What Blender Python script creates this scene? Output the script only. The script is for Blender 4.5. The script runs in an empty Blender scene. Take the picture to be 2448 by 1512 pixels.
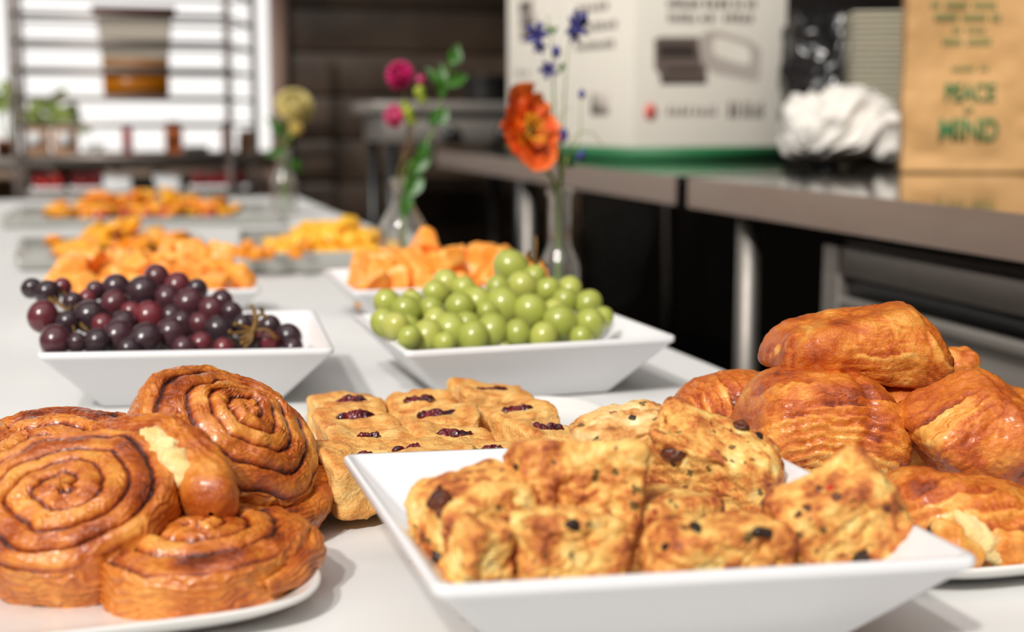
import bpy, bmesh, math, random
import numpy as np
from mathutils import Vector, Matrix, Euler

random.seed(7)
RNG = np.random.RandomState(11)
SC = bpy.context.scene
COL = SC.collection
T = 0.75                                    # height of the buffet table

# ------------------------------------------------------------------ camera
F = 3400.0
PHI = math.atan(471 / F)
YAW = math.radians(15.69)
fw = Vector((math.sin(YAW) * math.cos(PHI), math.cos(YAW) * math.cos(PHI), -math.sin(PHI)))
rt = Vector((math.cos(YAW), -math.sin(YAW), 0))
up = rt.cross(fw)
CAM = Vector((0, 0, T + 0.273))
cd = bpy.data.cameras.new('camera')
cam = bpy.data.objects.new('camera', cd)
COL.objects.link(cam)
cd.sensor_width = 36.0
cd.lens = 36.0 * F / 2448
cd.clip_start = 0.02
cd.clip_end = 200
cam.matrix_world = Matrix.Translation(CAM) @ Matrix((rt, up, -fw)).transposed().to_4x4()
cd.dof.use_dof = True
cd.dof.focus_distance = 0.99
cd.dof.aperture_fstop = 4.4
SC.camera = cam


def at(px, py, Y):
    """world point seen at photo pixel (px, py) at world depth Y"""
    d = fw + rt * ((px - 1224) / F) + up * ((756 - py) / F)
    return CAM + d * (Y / d.y)


def onz(px, py, z):
    d = fw + rt * ((px - 1224) / F) + up * ((756 - py) / F)
    return CAM + d * ((z - CAM.z) / d.z)


# ------------------------------------------------------------------ world, light, exposure
W = bpy.data.worlds.new('daylight')
SC.world = W
W.use_nodes = True
bg = W.node_tree.nodes['Background']
bg.inputs[0].default_value = (1.0, 0.965, 0.93, 1)
bg.inputs[1].default_value = 1.12


def sun(name, d, e, ang, col):
    l = bpy.data.lights.new(name, 'SUN')
    l.energy = e
    l.angle = math.radians(ang)
    l.color = col
    o = bpy.data.objects.new(name, l)
    COL.objects.link(o)
    o.rotation_euler = Vector(d).to_track_quat('-Z', 'Y').to_euler()
    o.location = (-2, -2, 3)
    return o


sun('sun', (.044, .057, -.055), 2.2, 3.0, (1.0, .965, .91))
sun('sun', (.038, .060, -.070), 1.1, 3.0, (1.0, .965, .91))

SC.view_settings.view_transform = 'Standard'
SC.view_settings.look = 'None'
SC.view_settings.gamma = 1
SC.view_settings.use_curve_mapping = False
SC.view_settings.exposure = 0.0
try:
    SC.cycles.use_denoising = True
    SC.cycles.max_bounces = 8
    SC.cycles.transmission_bounces = 8
    SC.cycles.transparent_max_bounces = 16
    SC.cycles.caustics_reflective = False
    SC.cycles.caustics_refractive = False
    SC.cycles.sample_clamp_indirect = 4.0
except Exception:
    pass


# ------------------------------------------------------------------ noise (numpy)
def _h(ix, iy, iz, seed):
    n = (ix * 374761393 + iy * 668265263 + iz * 1442695041 + seed * 974634777) & 0xffffffff
    n = (n ^ (n >> 13)) * 1274126177 & 0xffffffff
    n = n ^ (n >> 16)
    return (n & 0xffff).astype(np.float64) / 32767.5 - 1.0


def vnoise(p, seed=0):
    p = np.asarray(p, dtype=np.float64) + 137.0
    i = np.floor(p).astype(np.int64)
    f = p - i
    f = f * f * f * (f * (f * 6 - 15) + 10)
    r = 0
    for a in (0, 1):
        for b in (0, 1):
            for c in (0, 1):
                w = (f[:, 0] if a else 1 - f[:, 0]) * (f[:, 1] if b else 1 - f[:, 1]) * (f[:, 2] if c else 1 - f[:, 2])
                r = r + w * _h(i[:, 0] + a, i[:, 1] + b, i[:, 2] + c, seed)
    return r


def fbm(p, scale, octv=3, seed=0, gain=.5):
    q = np.asarray(p) / scale
    r = 0
    a = 1.0
    for o in range(octv):
        r = r + a * vnoise(q, seed + o * 17)
        q = q * 2.03
        a *= gain
    return r


def ridged(p, scale, octv=3, seed=0):
    q = np.asarray(p) / scale
    r = 0
    a = 1.0
    for o in range(octv):
        r = r + a * (1 - 2 * np.abs(vnoise(q, seed + o * 31)))
        q = q * 2.1
        a *= .5
    return r


# ------------------------------------------------------------------ mesh helpers
def np_mesh(name, V, quads=None, tris=None, attrs=None, smooth=True, polys=None):
    me = bpy.data.meshes.new(name)
    if polys is not None:
        me.from_pydata([tuple(v) for v in V], [], polys)
    else:
        V = np.ascontiguousarray(V, dtype=np.float32)
        q = np.zeros((0, 4), np.int32) if quads is None else np.asarray(quads, np.int32)
        t = np.zeros((0, 3), np.int32) if tris is None else np.asarray(tris, np.int32)
        me.vertices.add(len(V))
        me.vertices.foreach_set('co', V.ravel())
        loops = np.concatenate([q.ravel(), t.ravel()]).astype(np.int32)
        starts = np.concatenate([np.arange(len(q)) * 4, len(q) * 4 + np.arange(len(t)) * 3]).astype(np.int32)
        me.loops.add(len(loops))
        me.loops.foreach_set('vertex_index', loops)
        me.polygons.add(len(starts))
        me.polygons.foreach_set('loop_start', starts)
        me.update(calc_edges=True)
        me.validate()
    if attrs:
        for k, a in attrs.items():
            at_ = me.attributes.new(k, 'FLOAT', 'POINT')
            at_.data.foreach_set('value', np.ascontiguousarray(a, dtype=np.float32))
    if smooth:
        me.polygons.foreach_set('use_smooth', np.ones(len(me.polygons), dtype=bool))
    me.update()
    return me


def link(name, me, mt=None, parent=None):
    o = bpy.data.objects.new(name, me)
    COL.objects.link(o)
    if mt is not None and me is not None and hasattr(me, 'materials') and len(me.materials) == 0:
        me.materials.append(mt)
    if parent is not None:
        o.parent = parent
    return o


def tag(o, label, cat, group=None):
    o['label'] = label
    o['category'] = cat
    if group:
        o['group'] = group
    return o


def thing(name, label, cat, loc=(0, 0, 0), rot=(0, 0, 0), group=None):
    o = bpy.data.objects.new(name, None)
    COL.objects.link(o)
    o.empty_display_size = .02
    o.location = loc
    o.rotation_euler = rot
    return tag(o, label, cat, group)


def structure(o):
    o['kind'] = 'structure'
    return o


_ico = {}


def ico(sub):
    if sub not in _ico:
        bm = bmesh.new()
        bmesh.ops.create_icosphere(bm, subdivisions=sub, radius=1)
        V = np.array([v.co[:] for v in bm.verts])
        Tt = np.array([[v.index for v in f.verts] for f in bm.faces])
        bm.free()
        V /= np.linalg.norm(V, axis=1)[:, None]
        _ico[sub] = (V, Tt)
    return _ico[sub]


def superell(sub, a, b, c, n, nz=None):
    D, Tt = ico(sub)
    nz = nz or n
    k = ((np.abs(D[:, 0] / a) ** n + np.abs(D[:, 1] / b) ** n) ** (nz / n) + np.abs(D[:, 2] / c) ** nz) ** (1.0 / nz)
    P = D / k[:, None]
    N = np.stack([np.sign(P[:, 0]) * (np.abs(P[:, 0]) / a) ** (n - 1) / a,
                  np.sign(P[:, 1]) * (np.abs(P[:, 1]) / b) ** (n - 1) / b,
                  np.sign(P[:, 2]) * (np.abs(P[:, 2]) / c) ** (nz - 1) / c], 1)
    N /= np.linalg.norm(N, axis=1)[:, None] + 1e-9
    return P, N, Tt


def facet(sub, planes, p):
    """rounded convex block bounded by planes (nx, ny, nz, distance)"""
    D, Tt = ico(sub)
    k = np.zeros(len(D))
    G = np.zeros_like(D)
    for (a, b, c, d) in planes:
        n = np.array([a, b, c], float)
        n /= np.linalg.norm(n)
        w = np.clip(D @ n / d, 0, None)
        k += w ** p
        G += (w ** (p - 1))[:, None] * n / d
    r = k ** (-1.0 / p)
    N = G / (np.linalg.norm(G, axis=1)[:, None] + 1e-9)
    return D * r[:, None], N, Tt


def block_planes(a, b, c, seed, skew=.16, cuts=2):
    rg = np.random.RandomState(seed)
    out = []
    for ax, d in ((0, a), (1, b), (2, c)):
        for sg_ in (1, -1):
            n = rg.uniform(-skew, skew, 3) * (1 if not (ax == 2 and sg_ < 0) else .2)
            n[ax] = sg_
            out.append((n[0], n[1], n[2], d * rg.uniform(.93, 1.05)))
    for _ in range(cuts):
        n = np.array([rg.choice([-1, 1]) * rg.uniform(.5, 1), rg.choice([-1, 1]) * rg.uniform(.3, 1), rg.uniform(-.1, .9)])
        L_ = np.linalg.norm(n)
        n /= L_
        d = (abs(n[0]) * a + abs(n[1]) * b + abs(n[2]) * c) * rg.uniform(.72, .84)
        out.append((n[0], n[1], n[2], d))
    return out


def lathe(prof, seg=32, closed=False):
    """prof: list of (r, z)"""
    V, Q = [], []
    for r, z in prof:
        for k in range(seg):
            a = 2 * math.pi * k / seg
            V.append((r * math.cos(a), r * math.sin(a), z))
    n = len(prof)
    for i in range(n - 1):
        for k in range(seg):
            k2 = (k + 1) % seg
            Q.append((i * seg + k, i * seg + k2, (i + 1) * seg + k2, (i + 1) * seg + k))
    return np.array(V), np.array(Q)


def catmull(pts, m=6):
    P = [Vector(p) for p in pts]
    if len(P) < 3:
        return [P[0].lerp(P[-1], i / m) for i in range(m + 1)]
    Q = [P[0] * 2 - P[1]] + P + [P[-1] * 2 - P[-2]]
    out = []
    for i in range(1, len(Q) - 2):
        for j in range(m):
            t = j / m
            p0, p1, p2, p3 = Q[i - 1], Q[i], Q[i + 1], Q[i + 2]
            out.append(.5 * ((2 * p1) + (-p0 + p2) * t + (2 * p0 - 5 * p1 + 4 * p2 - p3) * t * t + (-p0 + 3 * p1 - 3 * p2 + p3) * t ** 3))
    out.append(P[-1])
    return out


def tube_np(pts, rad, seg=8, m=6, flat=1.0):
    """rad: one radius or a list like pts"""
    C = catmull(pts, m)
    n = len(C)
    if hasattr(rad, '__len__'):
        rr = np.interp(np.linspace(0, 1, n), np.linspace(0, 1, len(rad)), rad)
    else:
        rr = np.full(n, rad)
    V, Q = [], []
    ref = Vector((0, 0, 1))
    t0 = (C[1] - C[0]).normalized()
    if abs(t0.dot(ref)) > .9:
        ref = Vector((1, 0, 0))
    u = (ref - t0 * ref.dot(t0)).normalized()
    for i in range(n):
        t = (C[min(i + 1, n - 1)] - C[max(i - 1, 0)]).normalized()
        u = (u - t * u.dot(t)).normalized()
        w = t.cross(u)
        for k in range(seg):
            a = 2 * math.pi * k / seg
            V.append(tuple(C[i] + u * math.cos(a) * rr[i] + w * math.sin(a) * rr[i] * flat))
    for i in range(n - 1):
        for k in range(seg):
            k2 = (k + 1) % seg
            Q.append((i * seg + k, i * seg + k2, (i + 1) * seg + k2, (i + 1) * seg + k))
    Tt = []
    V.append(tuple(C[0])); V.append(tuple(C[-1]))
    for k in range(seg):
        k2 = (k + 1) % seg
        Tt.append((len(V) - 2, k2, k))
        Tt.append((len(V) - 1, (n - 1) * seg + k, (n - 1) * seg + k2))
    return np.array(V), np.array(Q), np.array(Tt)


class MB:
    """collects several shapes of ONE part"""
    def __init__(s):
        s.V, s.Q, s.T, s.n = [], [], [], 0

    def add(s, V, Q=None, Tt=None):
        s.V.append(np.asarray(V, float))
        if Q is not None and len(Q):
            s.Q.append(np.asarray(Q) + s.n)
        if Tt is not None and len(Tt):
            s.T.append(np.asarray(Tt) + s.n)
        s.n += len(V)
        return s

    def box(s, x0, x1, y0, y1, z0, z1, M=None):
        V = np.array([(x, y, z) for x in (x0, x1) for y in (y0, y1) for z in (z0, z1)], float)
        if M is not None:
            V = np.array([tuple(M @ Vector(v)) for v in V])
        Q = [(0, 1, 3, 2), (4, 6, 7, 5), (0, 4, 5, 1), (2, 3, 7, 6), (0, 2, 6, 4), (1, 5, 7, 3)]
        return s.add(V, Q)

    def tube(s, pts, rad, seg=8, m=6, flat=1.0):
        return s.add(*tube_np(pts, rad, seg, m, flat))

    def build(s, name, mt, parent=None, smooth=False, bevel=0):
        me = np_mesh(name, np.concatenate(s.V), np.concatenate(s.Q) if s.Q else None, np.concatenate(s.T) if s.T else None, smooth=smooth)
        o = link(name, me, mt, parent)
        if bevel:
            b = o.modifiers.new('bevel', 'BEVEL')
            b.width = bevel
            b.segments = 2
            b.limit_method = 'ANGLE'
        return o


# ------------------------------------------------------------------ materials
def S(*c):
    """sRGB 0..255 -> linear"""
    return tuple(((x / 255) / 12.92 if x <= 10 else (((x / 255) + .055) / 1.055) ** 2.4) for x in c) + (1,)


def new_mat(name):
    m = bpy.data.materials.new(name)
    m.use_nodes = True
    return m, m.node_tree.nodes, m.node_tree.links, m.node_tree.nodes['Principled BSDF']


def coord(N, Lk, sc=1.0):
    tc = N.new('ShaderNodeTexCoord')
    mp = N.new('ShaderNodeMapping')
    mp.inputs['Scale'].default_value = (sc, sc, sc) if not hasattr(sc, '__len__') else sc
    Lk.new(tc.outputs['Object'], mp.inputs[0])
    return mp.outputs[0]


def noise_node(N, Lk, vec, scale, detail=3, rough=.5, dist=0):
    n = N.new('ShaderNodeTexNoise')
    n.inputs['Scale'].default_value = scale
    n.inputs['Detail'].default_value = detail
    n.inputs['Roughness'].default_value = rough
    n.inputs['Distortion'].default_value = dist
    Lk.new(vec, n.inputs['Vector'])
    return n.outputs['Fac']


def ramp(N, Lk, fac, stops):
    r = N.new('ShaderNodeValToRGB')
    e = r.color_ramp.elements
    while len(e) < len(stops):
        e.new(.5)
    for k, (p, c) in enumerate(stops):
        e[k].position = p
        e[k].color = c
    Lk.new(fac, r.inputs[0])
    return r.outputs[0]


def mathn(N, Lk, op, a, b):
    m = N.new('ShaderNodeMath')
    m.operation = op
    for k, x in enumerate((a, b)):
        if isinstance(x, (int, float)):
            m.inputs[k].default_value = x
        else:
            Lk.new(x, m.inputs[k])
    return m.outputs[0]


def mixc(N, Lk, fac, a, b, mode='MIX'):
    m = N.new('ShaderNodeMix')
    m.data_type = 'RGBA'
    m.blend_type = mode
    if isinstance(fac, (int, float)):
        m.inputs[0].default_value = fac
    else:
        Lk.new(fac, m.inputs[0])
    for k, x in ((6, a), (7, b)):
        if isinstance(x, tuple):
            m.inputs[k].default_value = x
        else:
            Lk.new(x, m.inputs[k])
    return m.outputs[2]


def bump(N, Lk, p, h, strength, dist=.001):
    b = N.new('ShaderNodeBump')
    b.inputs['Strength'].default_value = strength
    b.inputs['Distance'].default_value = dist
    Lk.new(h, b.inputs['Height'])
    Lk.new(b.outputs[0], p.inputs['Normal'])
    return b


def attr(N, name):
    a = N.new('ShaderNodeAttribute')
    a.attribute_name = name
    return a.outputs['Fac']


def simple(name, c, rough=.5, metal=0, var=0, vscale=20, bmp=0, bscale=200, spec=None, sss=0, coat=0, trans=0, c2=None):
    m, N, Lk, p = new_mat(name)
    p.inputs['Base Color'].default_value = c
    p.inputs['Roughness'].default_value = rough
    p.inputs['Metallic'].default_value = metal
    if spec is not None:
        p.inputs['Specular IOR Level'].default_value = spec
    if coat:
        p.inputs['Coat Weight'].default_value = coat
        p.inputs['Coat Roughness'].default_value = .15
    if sss:
        p.inputs['Subsurface Weight'].default_value = sss
        p.inputs['Subsurface Radius'].default_value = (1, .5, .2)
        p.inputs['Subsurface Scale'].default_value = .006
    if trans:
        p.inputs['Transmission Weight'].default_value = trans
    v = None
    if var or bmp or c2:
        v = coord(N, Lk)
    if var or c2:
        f = noise_node(N, Lk, v, vscale, 4, .6)
        c2 = c2 or tuple(max(0, x * (1 - var)) for x in c[:3]) + (1,)
        f2 = ramp(N, Lk, f, [(.35, (0, 0, 0, 1)), (.65, (1, 1, 1, 1))])
        Lk.new(mixc(N, Lk, f2, c, c2), p.inputs['Base Color'])
    if bmp:
        bump(N, Lk, p, noise_node(N, Lk, v, bscale, 3, .6), bmp)
    return m


def m_crust(name, stops, rough=(.28, .5), coat=.25, bscale=260, bstr=.8, nmix=.35, nscale=60, aniso=None, speck=None, dist=.8, bd=.0012):
    """baked dough: the per-vertex 'bake' value plus noise runs through a ramp"""
    m, N, Lk, p = new_mat(name)
    v = coord(N, Lk)
    va = coord(N, Lk, aniso) if aniso else v
    n1 = noise_node(N, Lk, v, nscale, 5, .65)
    n2 = noise_node(N, Lk, va, nscale * 5, 4, .6)
    f = mathn(N, Lk, 'ADD', attr(N, 'bake'), mathn(N, Lk, 'MULTIPLY', mathn(N, Lk, 'SUBTRACT', n1, .5), nmix * 2))
    f = mathn(N, Lk, 'ADD', f, mathn(N, Lk, 'MULTIPLY', mathn(N, Lk, 'SUBTRACT', n2, .5), nmix))
    c = ramp(N, Lk, f, stops)
    if speck:
        for k, (sc, th, col) in enumerate(speck):
            vo = N.new('ShaderNodeTexVoronoi')
            vo.inputs['Scale'].default_value = sc
            vo.inputs['Randomness'].default_value = 1
            ds = N.new('ShaderNodeVectorMath')
            ds.operation = 'ADD'
            nz = N.new('ShaderNodeTexNoise')
            nz.inputs['Scale'].default_value = sc * 2.2
            Lk.new(v, nz.inputs['Vector'])
            sc2 = N.new('ShaderNodeVectorMath')
            sc2.operation = 'SCALE'
            sc2.inputs['Scale'].default_value = .7 / sc
            Lk.new(nz.outputs['Color'], sc2.inputs[0])
            Lk.new(v, ds.inputs[0])
            Lk.new(sc2.outputs[0], ds.inputs[1])
            Lk.new(ds.outputs[0], vo.inputs['Vector'])
            rnd = N.new('ShaderNodeSeparateColor')
            Lk.new(vo.outputs['Color'], rnd.inputs[0])
            near = mathn(N, Lk, 'LESS_THAN', vo.outputs['Distance'], th[0])
            pick = mathn(N, Lk, 'LESS_THAN', rnd.outputs[k % 3], th[1])
            c = mixc(N, Lk, mathn(N, Lk, 'MULTIPLY', mathn(N, Lk, 'MULTIPLY', near, pick), .85), c, col)
    Lk.new(c, p.inputs['Base Color'])
    rr = N.new('ShaderNodeMapRange')
    rr.inputs['To Min'].default_value = rough[0]
    rr.inputs['To Max'].default_value = rough[1]
    Lk.new(n1, rr.inputs[0])
    Lk.new(rr.outputs[0], p.inputs['Roughness'])
    p.inputs['Coat Weight'].default_value = coat
    p.inputs['Coat Roughness'].default_value = .22
    p.inputs['Subsurface Weight'].default_value = .12
    p.inputs['Subsurface Radius'].default_value = (1, .4, .15)
    p.inputs['Subsurface Scale'].default_value = .004
    h = mathn(N, Lk, 'ADD', noise_node(N, Lk, va, bscale, 4, .65, dist), mathn(N, Lk, 'MULTIPLY', noise_node(N, Lk, v, bscale * .35, 3, .6, 1.5), 1.3))
    bump(N, Lk, p, h, bstr, bd)
    return m


M = {}
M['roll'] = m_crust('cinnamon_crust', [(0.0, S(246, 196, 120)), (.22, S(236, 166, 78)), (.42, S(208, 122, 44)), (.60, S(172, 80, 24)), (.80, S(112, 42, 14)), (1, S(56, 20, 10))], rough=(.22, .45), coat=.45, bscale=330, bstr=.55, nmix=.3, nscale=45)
M['crumb'] = m_crust('bread_crumb', [(0, S(246, 226, 170)), (.5, S(236, 200, 130)), (1, S(205, 150, 80))], rough=(.6, .9), coat=0, bscale=260, bstr=1.0)
M['croissant'] = m_crust('croissant_crust', [(0.0, S(252, 206, 122)), (.2, S(242, 170, 78)), (.42, S(220, 126, 42)), (.62, S(192, 90, 24)), (.8, S(148, 60, 18)), (1, S(92, 32, 12))], rough=(.24, .46), coat=.3, bscale=330, bstr=.8, nmix=.26, nscale=75, aniso=(.6, 1.0, 1.3), dist=2.2, bd=.0011)
M['scone'] = m_crust('scone_crust', [(0.0, S(254, 232, 160)), (.25, S(248, 204, 118)), (.46, S(236, 174, 90)), (.64, S(214, 132, 62)), (.82, S(172, 88, 42)), (1, S(112, 56, 30))], rough=(.5, .8), coat=.03, bscale=300, bstr=1.0, nmix=.56, nscale=105,
                     speck=[(95, (.22, .28), S(78, 70, 30)), (70, (.2, .2), S(160, 50, 26)), (120, (.2, .22), S(120, 66, 28))])
M['pale_scone'] = m_crust('pale_scone_crust', [(0.0, S(252, 236, 190)), (.35, S(244, 212, 150)), (.6, S(232, 180, 110)), (.8, S(206, 138, 72)), (1, S(130, 70, 36))], rough=(.6, .9), coat=0, bscale=300, bstr=.9, nmix=.35, nscale=60,
                          speck=[(80, (.2, .2), S(84, 72, 36)), (70, (.18, .1), S(150, 60, 36))])
M['square'] = m_crust('square_crust', [(0.0, S(250, 222, 160)), (.3, S(242, 194, 116)), (.55, S(226, 158, 80)), (.75, S(200, 120, 54)), (.9, S(160, 80, 34)), (1, S(110, 50, 22))], rough=(.5, .75), coat=.05, bscale=320, bstr=.9, nmix=.45, nscale=80)
M['jam'] = simple('berry_jam', S(120, 18, 30), .18, coat=.5, c2=S(36, 8, 16), vscale=160, bmp=.8, bscale=260)
M['olive'] = simple('dark_fleck', S(52, 34, 22), .5, c2=S(24, 16, 12), vscale=200, bmp=.5)
M['browned'] = simple('burnt_cheese', S(110, 52, 24), .45, c2=S(60, 28, 16), vscale=150, bmp=.6)
M['chocolate'] = simple('chocolate', S(58, 28, 22), .35, bmp=.3)
M['melamine'] = simple('white_melamine', (.80, .80, .82, 1), .22, bmp=.03, bscale=300)
M['ceramic'] = simple('white_ceramic', (.80, .79, .765, 1), .14, coat=.3)
M['canta'] = simple('cantaloupe_flesh', S(255, 182, 88), .38, sss=.15, c2=S(252, 152, 56), vscale=45, bmp=.3, bscale=200)
M['orange'] = simple('orange_flesh', S(246, 184, 48), .35, sss=.1, c2=S(236, 156, 30), vscale=60, bmp=.3, bscale=180)
M['mango'] = simple('golden_fruit_flesh', S(250, 200, 70), .4, sss=.1, c2=S(242, 172, 44), vscale=60, bmp=.2)
M['rind'] = simple('orange_rind', S(236, 142, 26), .4, bmp=.5, bscale=400)
M['strawb'] = simple('strawberry_skin', S(176, 48, 30), .35, c2=S(206, 96, 56), vscale=60, sss=.1)
M['stem'] = simple('green_stem', S(126, 160, 52), .5, c2=S(96, 130, 34), vscale=50)
M['palestem'] = simple('pale_stem', S(160, 176, 92), .5, c2=S(110, 130, 50), vscale=40)
M['redstem'] = simple('reddish_stem', S(110, 70, 42), .5, c2=S(96, 96, 40), vscale=30)
M['leaf'] = simple('green_leaf', S(56, 112, 22), .42, c2=S(30, 78, 14), vscale=60, sss=.1)
M['bud'] = simple('yellow_green_bud', S(160, 170, 46), .5, c2=S(110, 130, 30), vscale=80)
M['gstem'] = simple('grape_stem', S(140, 104, 44), .6, c2=S(96, 66, 26), vscale=150, bmp=.5)
M['blue'] = simple('indigo_petal', S(72, 68, 150), .5, c2=S(46, 44, 108), vscale=120)
M['pink'] = simple('magenta_petal', S(206, 22, 110), .5, c2=S(160, 10, 76), vscale=80)
M['palepink'] = simple('pink_petal', S(214, 84, 130), .5, c2=S(190, 50, 100), vscale=80)
M['cream'] = simple('cream_petal', S(214, 200, 134), .6, c2=S(190, 172, 100), vscale=60)
M['pollen'] = simple('yellow_pollen', S(250, 190, 40), .6, c2=S(236, 150, 20), vscale=200, bmp=.6)
M['seed'] = simple('seed_pod', S(110, 90, 30), .6, bmp=.4)

m, N, Lk, p = new_mat('poppy_petal')
g = attr(N, 'rad')
c = ramp(N, Lk, g, [(0.0, S(255, 190, 40)), (.34, S(255, 168, 30)), (.5, S(246, 92, 18)), (.8, S(250, 92, 30)), (1.0, S(255, 120, 48))])
v = coord(N, Lk)
n = noise_node(N, Lk, v, 90, 3)
c = mixc(N, Lk, mathn(N, Lk, 'MULTIPLY', n, .25), c, S(236, 60, 16))
Lk.new(c, p.inputs['Base Color'])
p.inputs['Roughness'].default_value = .55
p.inputs['Subsurface Weight'].default_value = .25
p.inputs['Subsurface Radius'].default_value = (1, .3, .1)
p.inputs['Subsurface Scale'].default_value = .01
M['poppy'] = m


def m_grape(name, ca, cb, cc, bloom, rough, bl=.5):
    m, N, Lk, p = new_mat(name)
    oi = N.new('ShaderNodeObjectInfo')
    v = coord(N, Lk)
    c = ramp(N, Lk, oi.outputs['Random'], [(0, ca), (.6, cb), (.95, cc), (1, cc)])
    n = noise_node(N, Lk, v, 70, 4, .6)
    f = ramp(N, Lk, n, [(.35, (0, 0, 0, 1)), (.75, (1, 1, 1, 1))])
    c = mixc(N, Lk, mathn(N, Lk, 'MULTIPLY', f, bl), c, bloom)
    Lk.new(c, p.inputs['Base Color'])
    p.inputs['Roughness'].default_value = rough + .06
    p.inputs['Coat Weight'].default_value = .35
    p.inputs['Coat Roughness'].default_value = .07
    p.inputs['Subsurface Weight'].default_value = .35
    p.inputs['Subsurface Radius'].default_value = (1, .6, .3)
    p.inputs['Subsurface Scale'].default_value = .006
    return m


M['rgrape'] = m_grape('red_grape_skin', S(34, 22, 28), S(58, 28, 36), S(116, 28, 36), S(104, 86, 96), .2, .46)
M['ggrape'] = m_grape('green_grape_skin', S(150, 160, 56), S(166, 174, 70), S(180, 182, 84), S(206, 206, 140), .27, .4)

# tablecloth
m, N, Lk, p = new_mat('white_tablecloth')
p.inputs['Base Color'].default_value = (.715, .715, .705, 1)
p.inputs['Roughness'].default_value = .85
p.inputs['Sheen Weight'].default_value = .15
v = coord(N, Lk)
w1 = N.new('ShaderNodeTexWave'); w1.inputs['Scale'].default_value = 420; w1.bands_direction = 'X'
w2 = N.new('ShaderNodeTexWave'); w2.inputs['Scale'].default_value = 420; w2.bands_direction = 'Y'
Lk.new(v, w1.inputs[0]); Lk.new(v, w2.inputs[0])
bump(N, Lk, p, mathn(N, Lk, 'ADD', w1.outputs['Fac'], w2.outputs['Fac']), .12, .0004)
M['cloth'] = m


def m_steel(name, c, rough, br=.15, warm=None):
    m, N, Lk, p = new_mat(name)
    v = coord(N, Lk, (1, 1, 1))
    n = noise_node(N, Lk, coord(N, Lk, (3, .8, 6)), 6, 4, .6)
    p.inputs['Metallic'].default_value = 1
    col = mixc(N, Lk, n, c, warm or tuple(x * .8 for x in c[:3]) + (1,))
    Lk.new(col, p.inputs['Base Color'])
    rr = N.new('ShaderNodeMapRange')
    rr.inputs['To Min'].default_value = rough
    rr.inputs['To Max'].default_value = rough + br
    Lk.new(n, rr.inputs[0])
    Lk.new(rr.outputs[0], p.inputs['Roughness'])
    return m


M['steel_top'] = m_steel('polished_steel_top', (.62, .60, .57, 1), .05, .05)
M['steel_edge'] = m_steel('brushed_steel_edge', (.56, .49, .43, 1), .38, .2, (.50, .37, .31, 1))
M['steel'] = m_steel('brushed_steel', (.40, .37, .34, 1), .5, .15)
M['fridge'] = simple('grey_steel_panel', (.34, .31, .28, 1), .42, metal=.35, var=.1, vscale=3)
M['rack'] = m_steel('rack_aluminium', (.26, .22, .20, 1), .45, .1)
M['tray'] = simple('silver_tray', (.62, .62, .58, 1), .2, metal=.6, bmp=.02)
M['black'] = simple('black_enamel', (.012, .012, .012, 1), .4)
M['blackbag'] = simple('black_plastic_film', (.012, .011, .012, 1), .22, bmp=.6, bscale=14)
M['plank'] = simple('dark_stained_plank', S(84, 68, 54), .5, c2=S(62, 48, 38), vscale=5, bmp=.2, bscale=40)
M['darkwall'] = simple('dark_wall_paint', S(62, 52, 46), .6, var=.15, vscale=3)
M['jamb'] = simple('pinkish_timber', S(170, 140, 126), .6, var=.1, vscale=4)
M['floor'] = simple('dark_floor', S(46, 40, 36), .5, var=.2, vscale=3)
M['ceiling'] = simple('pale_ceiling', (.58, .52, .45, 1), .9)
M['pavement'] = simple('pale_pavement', (.7, .7, .68, 1), .9, var=.1)
M['carton'] = simple('white_carton', S(240, 234, 222), .6, var=.03, vscale=8)
M['green'] = simple('green_print', S(36, 112, 66), .55, var=.1, vscale=10)
M['ink'] = simple('grey_ink', S(120, 108, 102), .6)
M['palink'] = simple('pale_grey_ink', S(184, 174, 166), .6)
M['darkink'] = simple('dark_ink', S(58, 48, 44), .6)
M['redink'] = simple('red_ink', S(222, 106, 96), .6)
M['paper'] = simple('kraft_paper', S(214, 166, 108), .7, var=.12, vscale=6, bmp=.3, bscale=60)
M['greenink'] = simple('green_ink', S(52, 116, 66), .6)
M['napkin'] = simple('white_napkin_cloth', (.78, .75, .70, 1), .8, bmp=.2, bscale=120)
M['container'] = simple('off_white_fibre', S(222, 216, 196), .7, var=.05, vscale=8)
M['cardboard'] = simple('brown_cardboard', S(196, 150, 112), .8, var=.1)
M['white'] = simple('white_paper', (.85, .85, .86, 1), .6)
M['red'] = simple('red_plastic', S(190, 30, 24), .4)
M['darkred'] = simple('dark_red_fruit', S(150, 20, 30), .4, var=.3, vscale=30)
M['orangep'] = simple('orange_paper', S(238, 130, 66), .6)
M['maroon'] = simple('maroon_lid', S(120, 62, 56), .5)
M['amber'] = simple('amber_liquid', S(190, 112, 10), .3)
M['broth'] = simple('brown_froth', S(150, 104, 60), .6)
M['frost'] = simple('frosted_plastic', S(216, 206, 190), .4, trans=.25)
M['terracotta'] = simple('terracotta', S(190, 120, 84), .8)
M['limeleaf'] = simple('yellow_green_leaf', S(176, 190, 110), .6, c2=S(120, 150, 70), vscale=30)

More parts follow.
